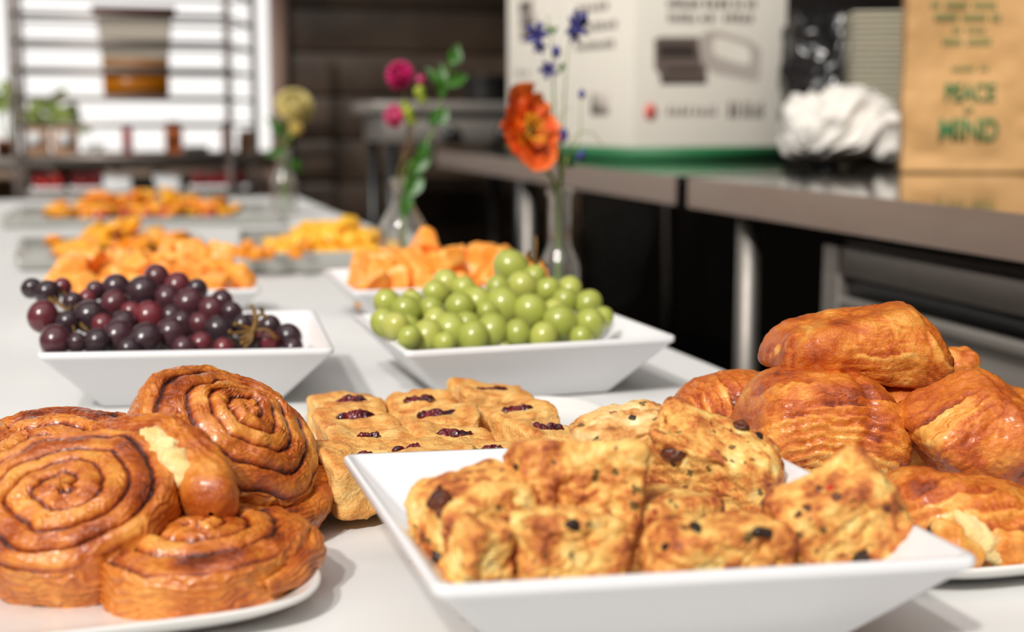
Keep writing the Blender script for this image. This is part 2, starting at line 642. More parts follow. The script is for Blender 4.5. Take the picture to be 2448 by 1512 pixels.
m, N, Lk, p = new_mat('clear_glass')              # thin clear glass: see-through with a bright Fresnel edge
N.remove(p)
tr = N.new('ShaderNodeBsdfTransparent')
tr.inputs[0].default_value = (.965, .972, .965, 1)
gs = N.new('ShaderNodeBsdfGlossy')
gs.inputs['Roughness'].default_value = .045
gs.inputs[0].default_value = (1, .97, .94, 1)
df = N.new('ShaderNodeBsdfDiffuse')
df.inputs[0].default_value = (.8, .76, .72, 1)
lw = N.new('ShaderNodeLayerWeight')
lw.inputs[0].default_value = .32
m1 = N.new('ShaderNodeMixShader')
m2 = N.new('ShaderNodeMixShader')
m2.inputs[0].default_value = .05
Lk.new(mathn(N, Lk, 'ADD', mathn(N, Lk, 'MULTIPLY', lw.outputs['Fresnel'], .55), .02), m1.inputs[0])
Lk.new(tr.outputs[0], m1.inputs[1])
Lk.new(gs.outputs[0], m1.inputs[2])
Lk.new(m1.outputs[0], m2.inputs[1])
Lk.new(df.outputs[0], m2.inputs[2])
Lk.new(m2.outputs[0], N['Material Output'].inputs[0])
M['glass'] = m
m, N, Lk, p = new_mat('vase_water')
p.inputs['Base Color'].default_value = (.98, 1, .98, 1)
p.inputs['Roughness'].default_value = 0.0
p.inputs['Transmission Weight'].default_value = 1
p.inputs['IOR'].default_value = 1.33
M['water'] = m


# ================================================================== the setting
def slab(name, x0, x1, y0, y1, z0, z1, mt, parent=None, bevel=0):
    return MB().box(x0, x1, y0, y1, z0, z1).build(name, mt, parent, bevel=bevel)


structure(slab('floor', -4.5, 2.3, -3.0, 6.5, -.08, 0, M['floor']))
structure(slab('ceiling', -4.5, 2.3, 2.5, 6.5, 5.0, 5.1, M['ceiling']))       # unseen, added to block sky light; stops short to let the suns in
structure(slab('wall_right', 2.08, 2.2, -3.0, 6.4, 0, 5.0, M['darkwall']))
structure(slab('unseen_wall_left', -4.6, -4.5, -3.0, 6.4, 0, 5.0, M['ceiling']))  # out of view, added to hold back ambient sky light
structure(slab('unseen_wall_rear', -4.5, 2.08, -3.1, -3.0, 0, 3.9, M['ceiling']))  # unseen occluder for the sky, kept low enough for the suns to clear
wf = structure(slab('wall_far', .74, 2.08, 6.27, 6.4, 0, 5.0, M['darkwall']))
structure(slab('wall_header', -4.5, .74, 6.27, 6.4, 3.3, 5.0, M['ceiling']))
structure(slab('pavement', -9, 6, 6.6, 16, -.1, -.02, M['pavement']))
for k in range(20):
    pl = MB().box(.742, 2.078, 6.235 + random.uniform(-.004, .004), 6.27, .003 + k * .1875, .181 + k * .1875).build('plank', M['plank'], wf, bevel=.004)
sill = structure(slab('wall_window', -4.5, .70, 6.27, 6.4, 0, .86, simple('pale_plaster', S(196, 170, 150), .8)))
win = structure(MB().box(.69, .75, 6.2, 6.42, 0, 3.0).build('window_1', M['jamb']))
for x in (-2.9, -1.25):
    slab('mullion', x - .03, x + .03, 6.3, 6.36, .86, 3.0, M['jamb'], win)
slab('window_sill', -4.5, .69, 6.22, 6.42, .86, .885, M['jamb'], win)
gl = []

# ================================================================== buffet table with cloth
tb = thing('buffet_table', 'long buffet table hidden under the white tablecloth', 'table', (0, 0, 0))
slab('tabletop', -.56, .625, .25, 5.1, T - .035, T - .004, simple('plywood', S(180, 140, 95), .6), tb)
for x in (-.5, .56):
    for y in (.35, 2.6, 4.95):
        MB().tube([(x, y, 0), (x, y, T - .035)], .016, 10, 2).build('leg', M['steel'], tb)

nx, ny = 150, 420
xs = np.concatenate([np.linspace(-.57, .637, nx), [.641, .6435, .645, .646, .647, .648, .649, .65]])
ys = np.linspace(.24, 5.12, ny)
drop = np.concatenate([np.zeros(nx), [.0012, .0035, .008, .02, .06, .12, .2, .3]])
X, Y = np.meshgrid(xs, ys)
Zc = np.tile(-drop, (ny, 1))
Pn = np.stack([X.ravel(), Y.ravel(), np.zeros(X.size)], 1)
flat = (Zc.ravel() == 0)
wr = fbm(Pn * [1, .6, 1], .16, 3, 5) * .0006 + fbm(Pn, .03, 2, 9) * .00012
crease = .0011 * np.exp(-((Pn[:, 1] - .842 - .03 * Pn[:, 0]) / .0016) ** 2) + .0009 * np.exp(-((Pn[:, 1] - 1.62) / .002) ** 2) + .0009 * np.exp(-((Pn[:, 0] - .045) / .002) ** 2)
Zs = Zc.ravel() + wr + crease * flat
Xs = X.ravel() + np.where(flat, 0, 1) * (np.sin(Pn[:, 1] * 22 + fbm(Pn, .4, 2, 3) * 3) * .5 + .5) * .035 * np.clip(-Zc.ravel() / .3, 0, 1)
V = np.stack([Xs, Y.ravel(), T + Zs], 1)
i = np.arange(ny - 1)[:, None] * len(xs) + np.arange(len(xs) - 1)[None, :]
Q = np.stack([i, i + 1, i + 1 + len(xs), i + len(xs)], -1).reshape(-1, 4)
cl = link('tablecloth', np_mesh('tablecloth', V, Q), M['cloth'])
tag(cl, 'white tablecloth with faint fold creases spread over the long buffet table', 'tablecloth')


# ================================================================== dishes
def rring(half, r, z, k=5, half_y=None):
    hy = half_y or half
    pts = []
    for cx, cy, a0 in ((1, 1, 0), (-1, 1, 90), (-1, -1, 180), (1, -1, 270)):
        for j in range(k + 1):
            a = math.radians(a0 + 90 * j / k)
            pts.append((cx * (half - r) + r * math.cos(a), cy * (hy - r) + r * math.sin(a), z))
    return pts


def loft(rings):
    n = len(rings[0])
    V = [p for r in rings for p in r]
    Q = []
    for i in range(len(rings) - 1):
        for k in range(n):
            k2 = (k + 1) % n
            Q.append((i * n + k, i * n + k2, (i + 1) * n + k2, (i + 1) * n + k))
    return V, Q, n


def ring_mesh(name, rings):
    V, Q, n = loft(rings)
    P = [tuple(q) for q in Q]
    P.append(tuple(range(n))[::-1])
    P.append(tuple(range(len(V) - n, len(V))))
    me = np_mesh(name, V, polys=P)
    return me


def bowl_mesh(h=.062, base=.083, rim=.1335):
    R = []
    R.append(rring(base - .004, .004, 0))
    R.append(rring(base, .005, .0015))
    R.append(rring(rim - .004, .008, h - .0085))
    R.append(rring(rim - .0006, .008, h - .006))
    R.append(rring(rim, .008, h - .0045))
    R.append(rring(rim, .008, h - .0012))
    R.append(rring(rim - .0012, .008, h))
    R.append(rring(rim - .0042, .007, h))
    R.append(rring(rim - .0056, .006, h - .0014))
    R.append(rring(base - .002, .006, .0075))
    R.append(rring(base - .006, .008, .0058))
    R.append(rring(base * .5, .008, .0055))
    return ring_mesh('square_bowl', R)


BOWL = bowl_mesh()
BOWL.materials.append(M['melamine'])


def bowl(cx, cy, rot, label, sx=1, sy=1, skew=0):
    me = BOWL
    if skew:                                       # slightly out of square
        me = BOWL.copy()
        v = np.empty(len(me.vertices) * 3, np.float32)
        me.vertices.foreach_get('co', v)
        v = v.reshape(-1, 3)
        v[:, 1] += skew * v[:, 0]
        me.vertices.foreach_set('co', v.ravel())
        me.update()
    o = link('square_bowl', me)
    o.location = (cx, cy, T + .0006)
    o.rotation_euler = (0, 0, math.radians(rot))
    o.scale = (sx, sy, 1)
    return tag(o, label, 'bowl', 'white flared square bowls on the buffet')


GB = (.388, 1.401, 1.0)
RB = (.071, 1.455, -4)
HB = (.267, .7285, 0)
CL = (.045, 1.925, -1)
CR = (.417, 1.866, 0)
bowl(*HB, 'white square bowl in front holding the speckled savoury scones', .993, 1.01, -.105)
bowl(*GB, 'white square bowl heaped with green grapes', 1.03, .98, .06)
bowl(*RB, 'white square bowl heaped with dark red grapes', 1, 1.02, -.09)
bowl(*CL, 'white square bowl of cantaloupe behind the dark red grapes')
bowl(*CR, 'white square bowl of cantaloupe behind the green grapes')


def sq_plate(name, cx, cy, half, rot, label, n=4.0, h=.018, hy=None):
    prof = [(0, .0035), (.3, .0035), (.62, .004), (.78, .0055), (.9, .0105), (.97, h - .0015), (.99, h - .0002), (1.0, h - .0006), (1.002, h - .002), (.99, h - .0045), (.9, .006), (.76, .0012), (.66, .0), (.3, .0), (0, 0)]
    seg = 144
    V, Q = [], []
    for r, z in prof:
        for k in range(seg):
            a = 2 * math.pi * k / seg
            c, s = math.cos(a), math.sin(a)
            nn = 2 + (n - 2) * min(1, r * 1.0)
            q = (abs(c) ** nn + abs(s) ** nn) ** (-1 / nn)
            V.append((half * r * c * q, (hy or half) * r * s * q, z))
    for i in range(len(prof) - 1):
        for k in range(seg):
            k2 = (k + 1) % seg
            Q.append((i * seg + k, (i + 1) * seg + k, (i + 1) * seg + k2, i * seg + k2))
    o = link(name, np_mesh(name, V, Q), M['ceramic'])
    o.location = (cx, cy, T + .0008)
    o.rotation_euler = (0, 0, math.radians(rot))
    return tag(o, label, 'plate')


sq_plate('square_plate', -.031, .853, .134, 4, 'white rounded square plate under the spiral cinnamon rolls', 5.0)
sq_plate('square_plate', .285, 1.108, .136, 2, 'white rounded square plate under the jam-filled squares', 5.0)
sq_plate('square_plate', .548, .818, .134, 2, 'white rounded square plate under the pile of croissants', 5.0)


# ================================================================== pastries
def place(o, loc, n=None, spin=0, up=(0, 0, 1)):
    """local +Z along n, spin about it"""
    n = Vector(n or (0, 0, 1)).normalized()
    q = Vector((0, 0, 1)).rotation_difference(n)
    o.rotation_mode = 'QUATERNION'
    from mathutils import Quaternion
    o.rotation_quaternion = q @ Quaternion((0, 0, 1), math.radians(spin))
    o.location = loc
    return o


def roll_mesh(R=.064, H=.034, pitch=.0145, seed=1, sx=1.0, sy=1.0, dome=.012, cone=.0, nr=150, nt=330, dir=1):
    th = np.linspace(0, 2 * np.pi, nt, endpoint=False)
    # profile parameter: bottom centre -> rim -> top centre
    tb_ = np.linspace(0, 1, 26)
    ts = np.linspace(0, 1, 34)
    tt = np.linspace(0, 1, nr)
    rows = []
    for t in tb_[1:-1]:
        rows.append((t * .93, -H / 2, 0))
    for t in ts:
        a = -np.pi / 2 + np.pi * .86 * t
        rows.append((.93 + .07 * np.cos(a), H / 2 * np.sin(a), 1))
    r_last, z_last, _ = rows[-1]
    for t in tt[1:-1]:
        r = r_last * (1 - t)
        z = z_last + dome * (1 - (r / r_last) ** 2.2) + cone * (1 - r / r_last)
        rows.append((r, z, 2))
    rows = np.array(rows)
    nrw = len(rows)
    Rr = np.repeat(rows[:, 0], nt)
    Z = np.repeat(rows[:, 1], nt)
    K = np.repeat(rows[:, 2], nt)
    A = np.tile(th, nrw)
    r = Rr * R
    wob = np.stack([np.cos(A) * 2.2, np.sin(A) * 2.2, r * 30], 1)
    warp = vnoise(wob, seed) * .0022 + vnoise(wob * 2.3, seed + 3) * .0009
    P0 = np.stack([r * np.cos(A), r * np.sin(A), Z], 1)
    ph = (r + warp) / pitch - dir * A / (2 * np.pi)
    fr = ph - np.floor(ph)
    idx = np.floor(ph)
    # each coil: rounded bump, steep towards the groove
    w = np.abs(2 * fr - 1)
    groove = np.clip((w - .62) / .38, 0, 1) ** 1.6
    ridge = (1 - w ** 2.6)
    top = (K == 2) | ((K == 1) & (Z > H * .22))
    mask = np.clip((Z / (H / 2) - .1) / .7, 0, 1) * (K > 0)
    lift = vnoise(np.stack([idx * 1.7, A * .8, A * 0 + seed], 1), seed + 8) * .0022
    amp = .0052 * (0.75 + .4 * vnoise(wob * .8 + 4, seed + 5))
    dz = mask * (ridge * amp - amp * .5 + lift * ridge)
    # laminations: fine lines that follow the coil
    ph2 = ph * 5.0 + fbm(P0, .012, 3, seed + 20) * 1.6
    lam = np.abs(2 * (ph2 - np.floor(ph2)) - 1)
    lam_on = np.clip(vnoise(wob * 1.6 + 9, seed + 21) + .55, 0, 1)
    dz += mask * (lam - .5) * .0011 * lam_on
    # side laminations run round the wall
    side = (K == 1)
    ls = Z / .0042 + fbm(P0, .02, 3, seed + 30) * 1.4 + A * .5
    lsd = np.abs(2 * (ls - np.floor(ls)) - 1)
    dr = np.where(side, (lsd - .5) * .0016, 0) + fbm(P0, .03, 2, seed + 40) * .0022 * (K > 0)
    rough = fbm(P0, .006, 3, seed + 50) * .00045 + fbm(P0, .018, 2, seed + 55) * .0009
    bottom = np.clip(1 - (K == 0) * 1.0, 0, 1)
    # outer edge follows the spiral: it steps out where the dough ends
    step = (((dir * A / (2 * np.pi)) % 1.0)) * pitch * .75
    out = r + (dr + rough) * bottom + np.clip(Rr - .75, 0, .25) / .25 * (step - pitch * .35)
    x = out * np.cos(A) * sx
    y = out * np.sin(A) * sy
    z = Z + dz + rough * bottom + (K == 0) * 0
    # undercut darker band on the top of the coils, paler crest
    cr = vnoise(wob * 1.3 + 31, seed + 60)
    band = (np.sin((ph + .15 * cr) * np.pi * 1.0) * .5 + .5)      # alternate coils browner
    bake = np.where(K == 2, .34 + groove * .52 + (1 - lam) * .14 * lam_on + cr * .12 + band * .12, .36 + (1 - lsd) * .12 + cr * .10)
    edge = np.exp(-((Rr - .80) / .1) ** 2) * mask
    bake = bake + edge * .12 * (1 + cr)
    bake = np.where(K == 0, .5, bake)
    V = np.stack([x, y, z], 1)
    i = (np.arange(nrw - 1)[:, None] * nt + np.arange(nt)[None, :])
    j = (np.arange(nrw - 1)[:, None] * nt + (np.arange(nt)[None, :] + 1) % nt)
    Q = np.stack([i, j, j + nt, i + nt], -1).reshape(-1, 4)
    b0 = V[:nt].mean(0); t0 = V[-nt:].mean(0)
    V = np.concatenate([V, [b0, t0]])
    nb = len(V) - 2
    k = np.arange(nt)
    Tt = np.concatenate([np.stack([np.full(nt, nb), (k + 1) % nt, k], 1),
                         np.stack([np.full(nt, nb + 1), (nrw - 1) * nt + k, (nrw - 1) * nt + (k + 1) % nt], 1)])
    bake = np.concatenate([bake, [.5, bake[-nt:].mean()]])
    return np_mesh('spiral', V, Q, Tt, {'bake': bake})


def dough_arm(R, a0, a1, wid, hgt, seed, z0=0, taper=.25, drift=0, nseg=150, nk=72, sx=1, sy=1, base=.38):
    """outermost strip of dough curving round a roll and ending in a blunt tip"""
    t = np.linspace(0, 1, nseg)
    a = np.radians(a0 + (a1 - a0) * t)
    rr = R + drift * t ** 2
    cx, cy = rr * np.cos(a) * sx, rr * np.sin(a) * sy
    # widths: slim at the start, full near the end, closing in a round tip
    prof = (taper + (1 - taper) * np.clip(t / .45, 0, 1) ** .8) * np.sqrt(np.clip(1 - np.clip((t - .90) / .10, 0, 1) ** 2, 0.0004, 1))
    prof[0] *= .2
    k = np.linspace(0, 2 * np.pi, nk, endpoint=False)
    ck, sk = np.cos(k), np.sin(k)
    n = 2.6
    q = (np.abs(ck) ** n + np.abs(sk) ** n) ** (-1 / n)
    X = cx[:, None] + (np.cos(a)[:, None]) * (ck * q)[None, :] * (prof * wid / 2)[:, None]
    Y = cy[:, None] + (np.sin(a)[:, None]) * (ck * q)[None, :] * (prof * wid / 2)[:, None]
    Z = z0 + (sk * q)[None, :] * (np.maximum(prof, .3 * (prof > .05)) * hgt / 2)[:, None]
    P = np.stack([X.ravel(), Y.ravel(), Z.ravel()], 1)
    kk = np.tile(k, nseg)
    l = kk / .42 + fbm(P, .02, 3, seed) * 1.2
    ld = np.abs(2 * (l - np.floor(l)) - 1)
    nrm = np.stack([np.repeat(np.cos(a), nk) * np.cos(kk), np.repeat(np.sin(a), nk) * np.cos(kk), np.sin(kk)], 1)
    tip = np.repeat(np.clip((t - .72) / .2, 0, 1), nk)
    d = (ld - .5) * .0014 * (1 - tip) + fbm(P, .016, 3, seed + 4) * .0012 + fbm(P, .005, 2, seed + 5) * .0003
    P = P + nrm * d[:, None]
    bake = base + (1 - ld) * .16 * (1 - tip) + fbm(P, .02, 2, seed + 6) * .1 + tip * .06
    i = (np.arange(nseg - 1)[:, None] * nk + np.arange(nk)[None, :])
    j = (np.arange(nseg - 1)[:, None] * nk + (np.arange(nk)[None, :] + 1) % nk)
    Q = np.stack([i, i + nk, j + nk, j], -1).reshape(-1, 4)
    return np_mesh('dough', P, Q, None, {'bake': bake})


def cinnamon_roll(label, loc, n, spin, **kw):
    r = thing('cinnamon_roll', label, 'pastry', group='spiral cinnamon rolls on the square plate')
    place(r, loc, n, spin)
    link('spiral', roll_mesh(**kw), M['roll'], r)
    return r


rC = cinnamon_roll('caramel-brown spiral roll lying flat at the front right of its plate', at(480, 1344, .812), (-.05, -.04, 1), 40, R=.0585, H=.031, seed=3, pitch=.0155, sx=1.03, dome=.008)
link('end_strip', dough_arm(.063, -100, 30, .016, .024, 71, z0=0), M['roll'], rC)
rD = cinnamon_roll('dark spiral roll at the back left, mostly hidden behind the torn one', at(120, 1140, .970), (-.12, -.28, 1), 120, R=.066, H=.034, seed=5, pitch=.0165, dome=.010)
rA = cinnamon_roll('front left spiral roll with its outer strip torn open, pale crumb showing', at(172, 1242, .845), (-.20, -.50, 1), 150, R=.0615, H=.035, seed=8, pitch=.0140, sx=1.0, dome=.010)
rB = cinnamon_roll('glossy dark spiral roll propped on top at the back right of its plate', at(536, 1078, .925), (.50, -.50, .92), 200, R=.0625, H=.034, seed=13, pitch=.0135, dome=.022)
rE = cinnamon_roll('roll wedged beneath the propped spiral roll, only its right edge showing', at(648, 1146, .968), (.1, .1, 1), 10, R=.050, H=.030, seed=21, pitch=.0145)


def to_local(o, p):
    bpy.context.view_layer.update()
    return o.matrix_world.inverted() @ Vector(p)


def local_angle(o, p):
    l = to_local(o, p)
    return math.degrees(math.atan2(l.y, l.x)), l


aS, _ = local_angle(rA, at(250, 1050, .93))
aE, _ = local_angle(rA, at(440, 1330, .84))
if aE > aS:
    aE -= 360
link('torn_strip', dough_arm(.0725, aS, aE, .033, .036, 81, z0=.002, drift=.010, taper=.35, base=.44), M['roll'], rA)
# pale torn crumb in the gap between strip and spiral
aM, _ = local_angle(rA, at(405, 1190, .87))
Pc, Nc, Tc = superell(5, .034, .0100, .0155, 2.4)
dcr = fbm(Pc, .006, 4, 91) * .0018 + ridged(Pc, .004, 2, 93) * .0007
Pc = Pc + Nc * dcr[:, None]
crm = link('torn_crumb', np_mesh('torn_crumb', Pc, None, Tc, {'bake': .35 + fbm(Pc, .01, 3, 95) * .25}), M['crumb'], rA)
crm['label'] = 'pale torn crumb'
am = math.radians(aM)
crm.location = (.0645 * math.cos(am), .0645 * math.sin(am), .0065)
crm.rotation_euler = (0, 0, am + math.pi / 2)
aS, _ = local_angle(rB, at(400, 1150, .90))
aE, _ = local_angle(rB, at(745, 1165, .93))
if aE < aS:
    aE += 360
link('end_strip', dough_arm(.065, aS, aE, .020, .030, 85, z0=-.002, drift=.007, taper=.35, base=.46), M['roll'], rB)


def blob(sub, a, b, c, n, seed, fn, nz=None):
    P, Nn, Tt = superell(sub, a, b, c, n, nz)
    P, bake = fn(P, Nn, seed)
    return np_mesh('body', P, None, Tt, {'bake': bake})


# --- scones
def scone_fn(P, Nn, s):
    topm = np.clip(Nn[:, 2], 0, 1) ** 1.5
    q = P + fbm(P, .02, 2, s + 2)[:, None] * .004
    big = fbm(P, .030, 2, s) * .0026
    cr = ridged(q, .0125, 3, s + 5)
    crag = (cr - .4) * .0010 * (1 - .5 * topm)
    lay = P[:, 2] / .009 + fbm(P, .015, 3, s + 8) * 1.1
    ld = np.abs(2 * (lay - np.floor(lay)) - 1)
    layd = (ld - .5) * .0011 * (1 - topm)
    fine = fbm(P, .0050, 3, s + 9) * .0007
    pit = -np.clip(fbm(P, .009, 2, s + 14) - .4, 0, 1) * .005
    P2 = P + Nn * (big + crag + fine + pit + layd)[:, None]
    edge = np.clip(1 - np.abs(Nn).max(1), 0, .42) / .42
    br = np.clip(fbm(P, .014, 3, s + 20), -1, 1)
    bake = .42 + (cr - .4) * .16 + fine / .0007 * .09 + br * .26 + topm * .06 + .04 + edge * .14 + pit * 30 + (ld - .5) * .10 * (1 - topm)
    return P2, bake


def scone(label, loc, dims, rot, seed, mt='scone', cuts=1, sub=6, skew=.14, p=11):
    r = thing('scone', label, 'pastry', loc, tuple(math.radians(a) for a in rot), group='savoury scones in the front bowl')
    P, Nn, Tt = facet(sub, block_planes(*dims, seed, skew, cuts), p)
    P, bake = scone_fn(P, Nn, seed)
    body = link('crust', np_mesh('scone_crust', P, None, Tt, {'bake': bake}), M[mt], r)
    return r, body


sA = scone('small rounded scone at the left of the bowl with a burnt corner', at(1142, 1275, .715), (.029, .030, .031), (4, -3, 18), 101, p=7)
sA2 = scone('narrow scone piece in front of the leftmost scone', at(1150, 1330, .662), (.0145, .012, .018), (3, 6, 12), 113)
sB = scone('tall scone standing upright at the centre left of the bowl', at(1370, 1203, .715), (.0335, .020, .0335), (-9, 5, -8), 127, cuts=0)
sC = scone('squarish scone lying at the front edge below the tall one', at(1350, 1318, .660), (.0265, .014, .0195), (-6, 2, 2), 131, cuts=0)
sD = scone('largest scone, tilted at the back right with a pale floury top', at(1695, 1135, .785), (.0405, .027, .0300), (24, 12, -24), 149, cuts=1)
sE = scone('low scone at the front centre dotted with black olive bits', at(1720, 1322, .655), (.0375, .017, .0185), (8, 4, -6), 151, p=6, cuts=2)
sF = scone('diamond shaped scone propped at the right end of the bowl', at(2008, 1248, .655), (.0335, .020, .0265), (12, -30, -12), 163, p=6, cuts=1)
sG = scone('flat pale floury scone at the back of the bowl', at(1495, 1052, .815), (.034, .027, .017), (4, -5, 10), 171, mt='pale_scone', p=8)
sH = scone('scone in the middle of the bowl, mostly covered by the large tilted one', at(1560, 1275, .725), (.030, .026, .022), (0, 0, 10), 177, sub=5)
sI = scone('scone at the bottom of the bowl, covered by the upright one', Vector((.218, .708, T + .0205)), (.028, .024, .0125), (0, 0, -12), 183, sub=5)

from mathutils.bvhtree import BVHTree


def stick(sc, px, py, dims, name='olive_piece', mt='olive', seed=1):
    """a bit of olive or cheese baked into the scone's surface, seen at that pixel"""
    root, body = sc
    bpy.context.view_layer.update()
    me = body.data
    mw = body.matrix_world
    if 'bvh' not in _ico:
        _ico['bvh'] = {}
    if me.name not in _ico['bvh']:
        Vv = np.empty(len(me.vertices) * 3, np.float32)
        me.vertices.foreach_get('co', Vv)
        Vv = Vv.reshape(-1, 3)
        step = [tuple(pp.vertices) for pp in me.polygons]
        _ico['bvh'][me.name] = BVHTree.FromPolygons([tuple(map(float, q)) for q in Vv], step)
    inv = mw.inverted()
    d = fw + rt * ((px - 1224) / F) + up * ((756 - py) / F)
    o = inv @ CAM
    dl = (inv.to_3x3() @ d).normalized()
    hit = _ico['bvh'][me.name].ray_cast(o, dl)
    if hit[0] is None:
        return
    P, Nn, Tt = superell(3, *dims, 2.4)
    P = P + Nn * (fbm(P, dims[0] * .8, 2, seed) * dims[0] * .3)[:, None]
    b = link(name, np_mesh(name, P, None, Tt), M[mt], body if False else root)
    b.location = body.matrix_local @ hit[0]
    b.rotation_mode = 'QUATERNION'
    b.rotation_quaternion = Vector((0, 0, 1)).rotation_difference(hit[1])
    return b


b = stick(sA, 1056, 1208, (.006, .0085, .004), 'cheese_crisp', 'browned', 3)
b = stick(sA, 1052, 1172, (.0012, .0012, .005), 'cheese_crisp', 'browned', 4)
stick(sA, 1050, 1335, (.003, .005, .002), 'olive_piece', 'olive', 5)
stick(sB, 1376, 1256, (.0055, .0035, .002), 'olive_piece', 'olive', 6)
stick(sB, 1235, 1118, (.002, .003, .001), 'olive_piece', 'olive', 6)
stick(sC, 1372, 1258, (.005, .003, .002), 'olive_piece', 'olive', 6)
stick(sE, 1662, 1262, (.003, .0055, .0018), 'olive_piece', 'olive', 7)
stick(sE, 1822, 1272, (.0045, .003, .0018), 'olive_piece', 'olive', 8)
stick(sE, 1590, 1310, (.0025, .002, .0012), 'olive_piece', 'olive', 9)
stick(sD, 1772, 1020, (.0065, .0038, .002), 'browned_bit', 'browned', 10)
stick(sD, 1838, 1192, (.003, .0055, .0018), 'olive_piece', 'olive', 11)
stick(sD, 1815, 1045, (.003, .004, .0015), 'olive_piece', 'olive', 12)
stick(sD, 1610, 1090, (.008, .005, .002), 'browned_bit', 'browned', 13)
for px, py in ((1958, 1170), (1985, 1168), (2000, 1190), (2120, 1215), (1930, 1215), (1908, 1232)):
    stick(sF, px, py, (.0022, .0022, .0012), 'red_pepper_bit', 'red' if px % 2 else 'browned', px)
stick(sF, 2062, 1330, (.005, .0035, .002), 'olive_piece', 'olive', 15)
stick(sG, 1512, 1000, (.003, .0016, .001), 'olive_piece', 'olive', 16)
stick(sG, 1428, 1052, (.003, .002, .001), 'olive_piece', 'olive', 17)


# --- croissants
def croissant_fn(stripes, arcs=(), creases=()):
    def fn(P, Nn, s):
        d = fbm(P, .04, 2, s) * .0020 + fbm(P, .014, 3, s + 3) * .0009
        wr = ridged(P + fbm(P, .012, 2, s + 7)[:, None] * .003, .0050, 3, s + 11)
        d += wr * .00055
        bake = .47 + fbm(P, .022, 3, s + 20) * .20 + wr * .04
        jobs = []
        for (dx, dy, dz, period, amp, cx, cy, cz, rad) in stripes:
            u = (P[:, 0] * dx + P[:, 1] * dy + P[:, 2] * dz) / period
            w = np.exp(-(((P[:, 0] - cx) ** 2 + (P[:, 1] - cy) ** 2 + (P[:, 2] - cz) ** 2) / rad ** 2) ** 1.5)
            jobs.append((u, w, amp))
        for (ox, oz, sx, sz, period, amp, cx, cz, rad) in arcs:       # layers seen end-on, bent round the roll
            u = np.sqrt(((P[:, 0] - ox) / sx) ** 2 + ((P[:, 2] - oz) / sz) ** 2) / period
            w = np.exp(-(((P[:, 0] - cx) ** 2 + (P[:, 2] - cz) ** 2) / rad ** 2) ** 1.5) * np.clip(-Nn[:, 1] * 2 + .5, 0, 1)
            jobs.append((u, w, amp))
        for u, w, amp in jobs:
            u = u + fbm(P, .026, 3, s + 31) * .65 + fbm(P, .007, 2, s + 33) * .12
            fr = u - np.floor(u)
            saw = np.where(fr < .85, fr / .85, (1 - fr) / .15)
            k = np.floor(u)
            lay = vnoise(np.stack([k * 3.1 + .5, P[:, 0] * 25, P[:, 1] * 25], 1), s + 40)
            fine = u * 4.3
            ff = np.abs(2 * (fine - np.floor(fine)) - 1)
            d += (saw - .5) * amp * w * (1 + .6 * lay) + (ff - .5) * amp * .22 * w
            bake += w * (lay * .36 + (.5 - saw) * .32 + (ff - .5) * .16)
        for (dx, dy, dz, off, width, depth) in creases:
            u = P[:, 0] * dx + P[:, 1] * dy + P[:, 2] * dz - off + fbm(P, .03, 2, s + 50) * .003
            g = np.exp(-(u / width) ** 2)
            d -= g * depth
            bake += g * .08
        P2 = P + Nn * d[:, None]
        return P2, bake
    return fn


def croissant(label, loc, dims, rot, seed, stripes, n=2.6, sub=6, nz=None, planes=None, p=6, **kw):
    r = thing('croissant', label, 'pastry', loc, tuple(math.radians(a) for a in rot), group='croissants piled on the right plate')
    if planes:
        P, Nn, Tt = facet(sub, planes, p)
        P, bake = croissant_fn(stripes, **kw)(P, Nn, seed)
        me = np_mesh('croissant_crust', P, None, Tt, {'bake': bake})
    else:
        me = blob(sub, *dims, n, seed, croissant_fn(stripes, **kw), nz)
    link('crust', me, M['croissant'], r)
    return r


# local x points right, y away, z up before rotation
k0 = croissant('bottom croissant at the right front of the pile with a split pale underside', at(2300, 1242, .737), (.054, .043, .027), (-4, 9, -12), 201,
               [], n=2.7, arcs=[(.012, -.045, 1.0, .8, .0075, .0028, -.005, .0, .050)], creases=[(.2, 1, 0, .0, .004, .001)])
k1 = croissant('broad rounded croissant in the middle carrying the topmost one', at(1970, 1022, .885), (.0560, .047, .0400), (-8, 2, -12), 211,
               [], arcs=[(.000, -.062, 1.0, .8, .0078, .0034, .0, -.016, .060)],
               planes=[(-1, -.1, 0, .0585), (-.656, -.15, .755, .0515), (0, -.2, 1, .0415), (.685, -.15, .729, .0507), (1, -.1, -.05, .0570), (0, 0, -1, .038), (0, -1, .4, .047), (0, -1, -.5, .050), (0, 1, .2, .045)], p=6, creases=[(1, .25, -.25, .004, .0035, .0026)])
k2 = croissant('large smooth croissant leaning at the right edge of the pile', at(2350, 1052, .815), (.052, .040, .0370), (2, 0, -16), 223,
               [(-.516, .25, .857, .0062, .0022, -.042, -.02, .014, .030), (-.5, .3, .857, .0062, .0015, -.02, -.02, .034, .02)],
               planes=[(-.516, -.25, .857, .0350), (-.742, -.12, -.67, .0335), (.486, -.25, .874, .0365), (1, 0, 0, .056), (.25, 0, -.95, .035), (0, -1, .45, .036), (.1, -1, -.5, .037), (0, 1, .2, .04)], p=7, creases=[(-.516, -.3, .857, .0275, .0016, .0010), (1, .3, -.4, .018, .006, .0028)])
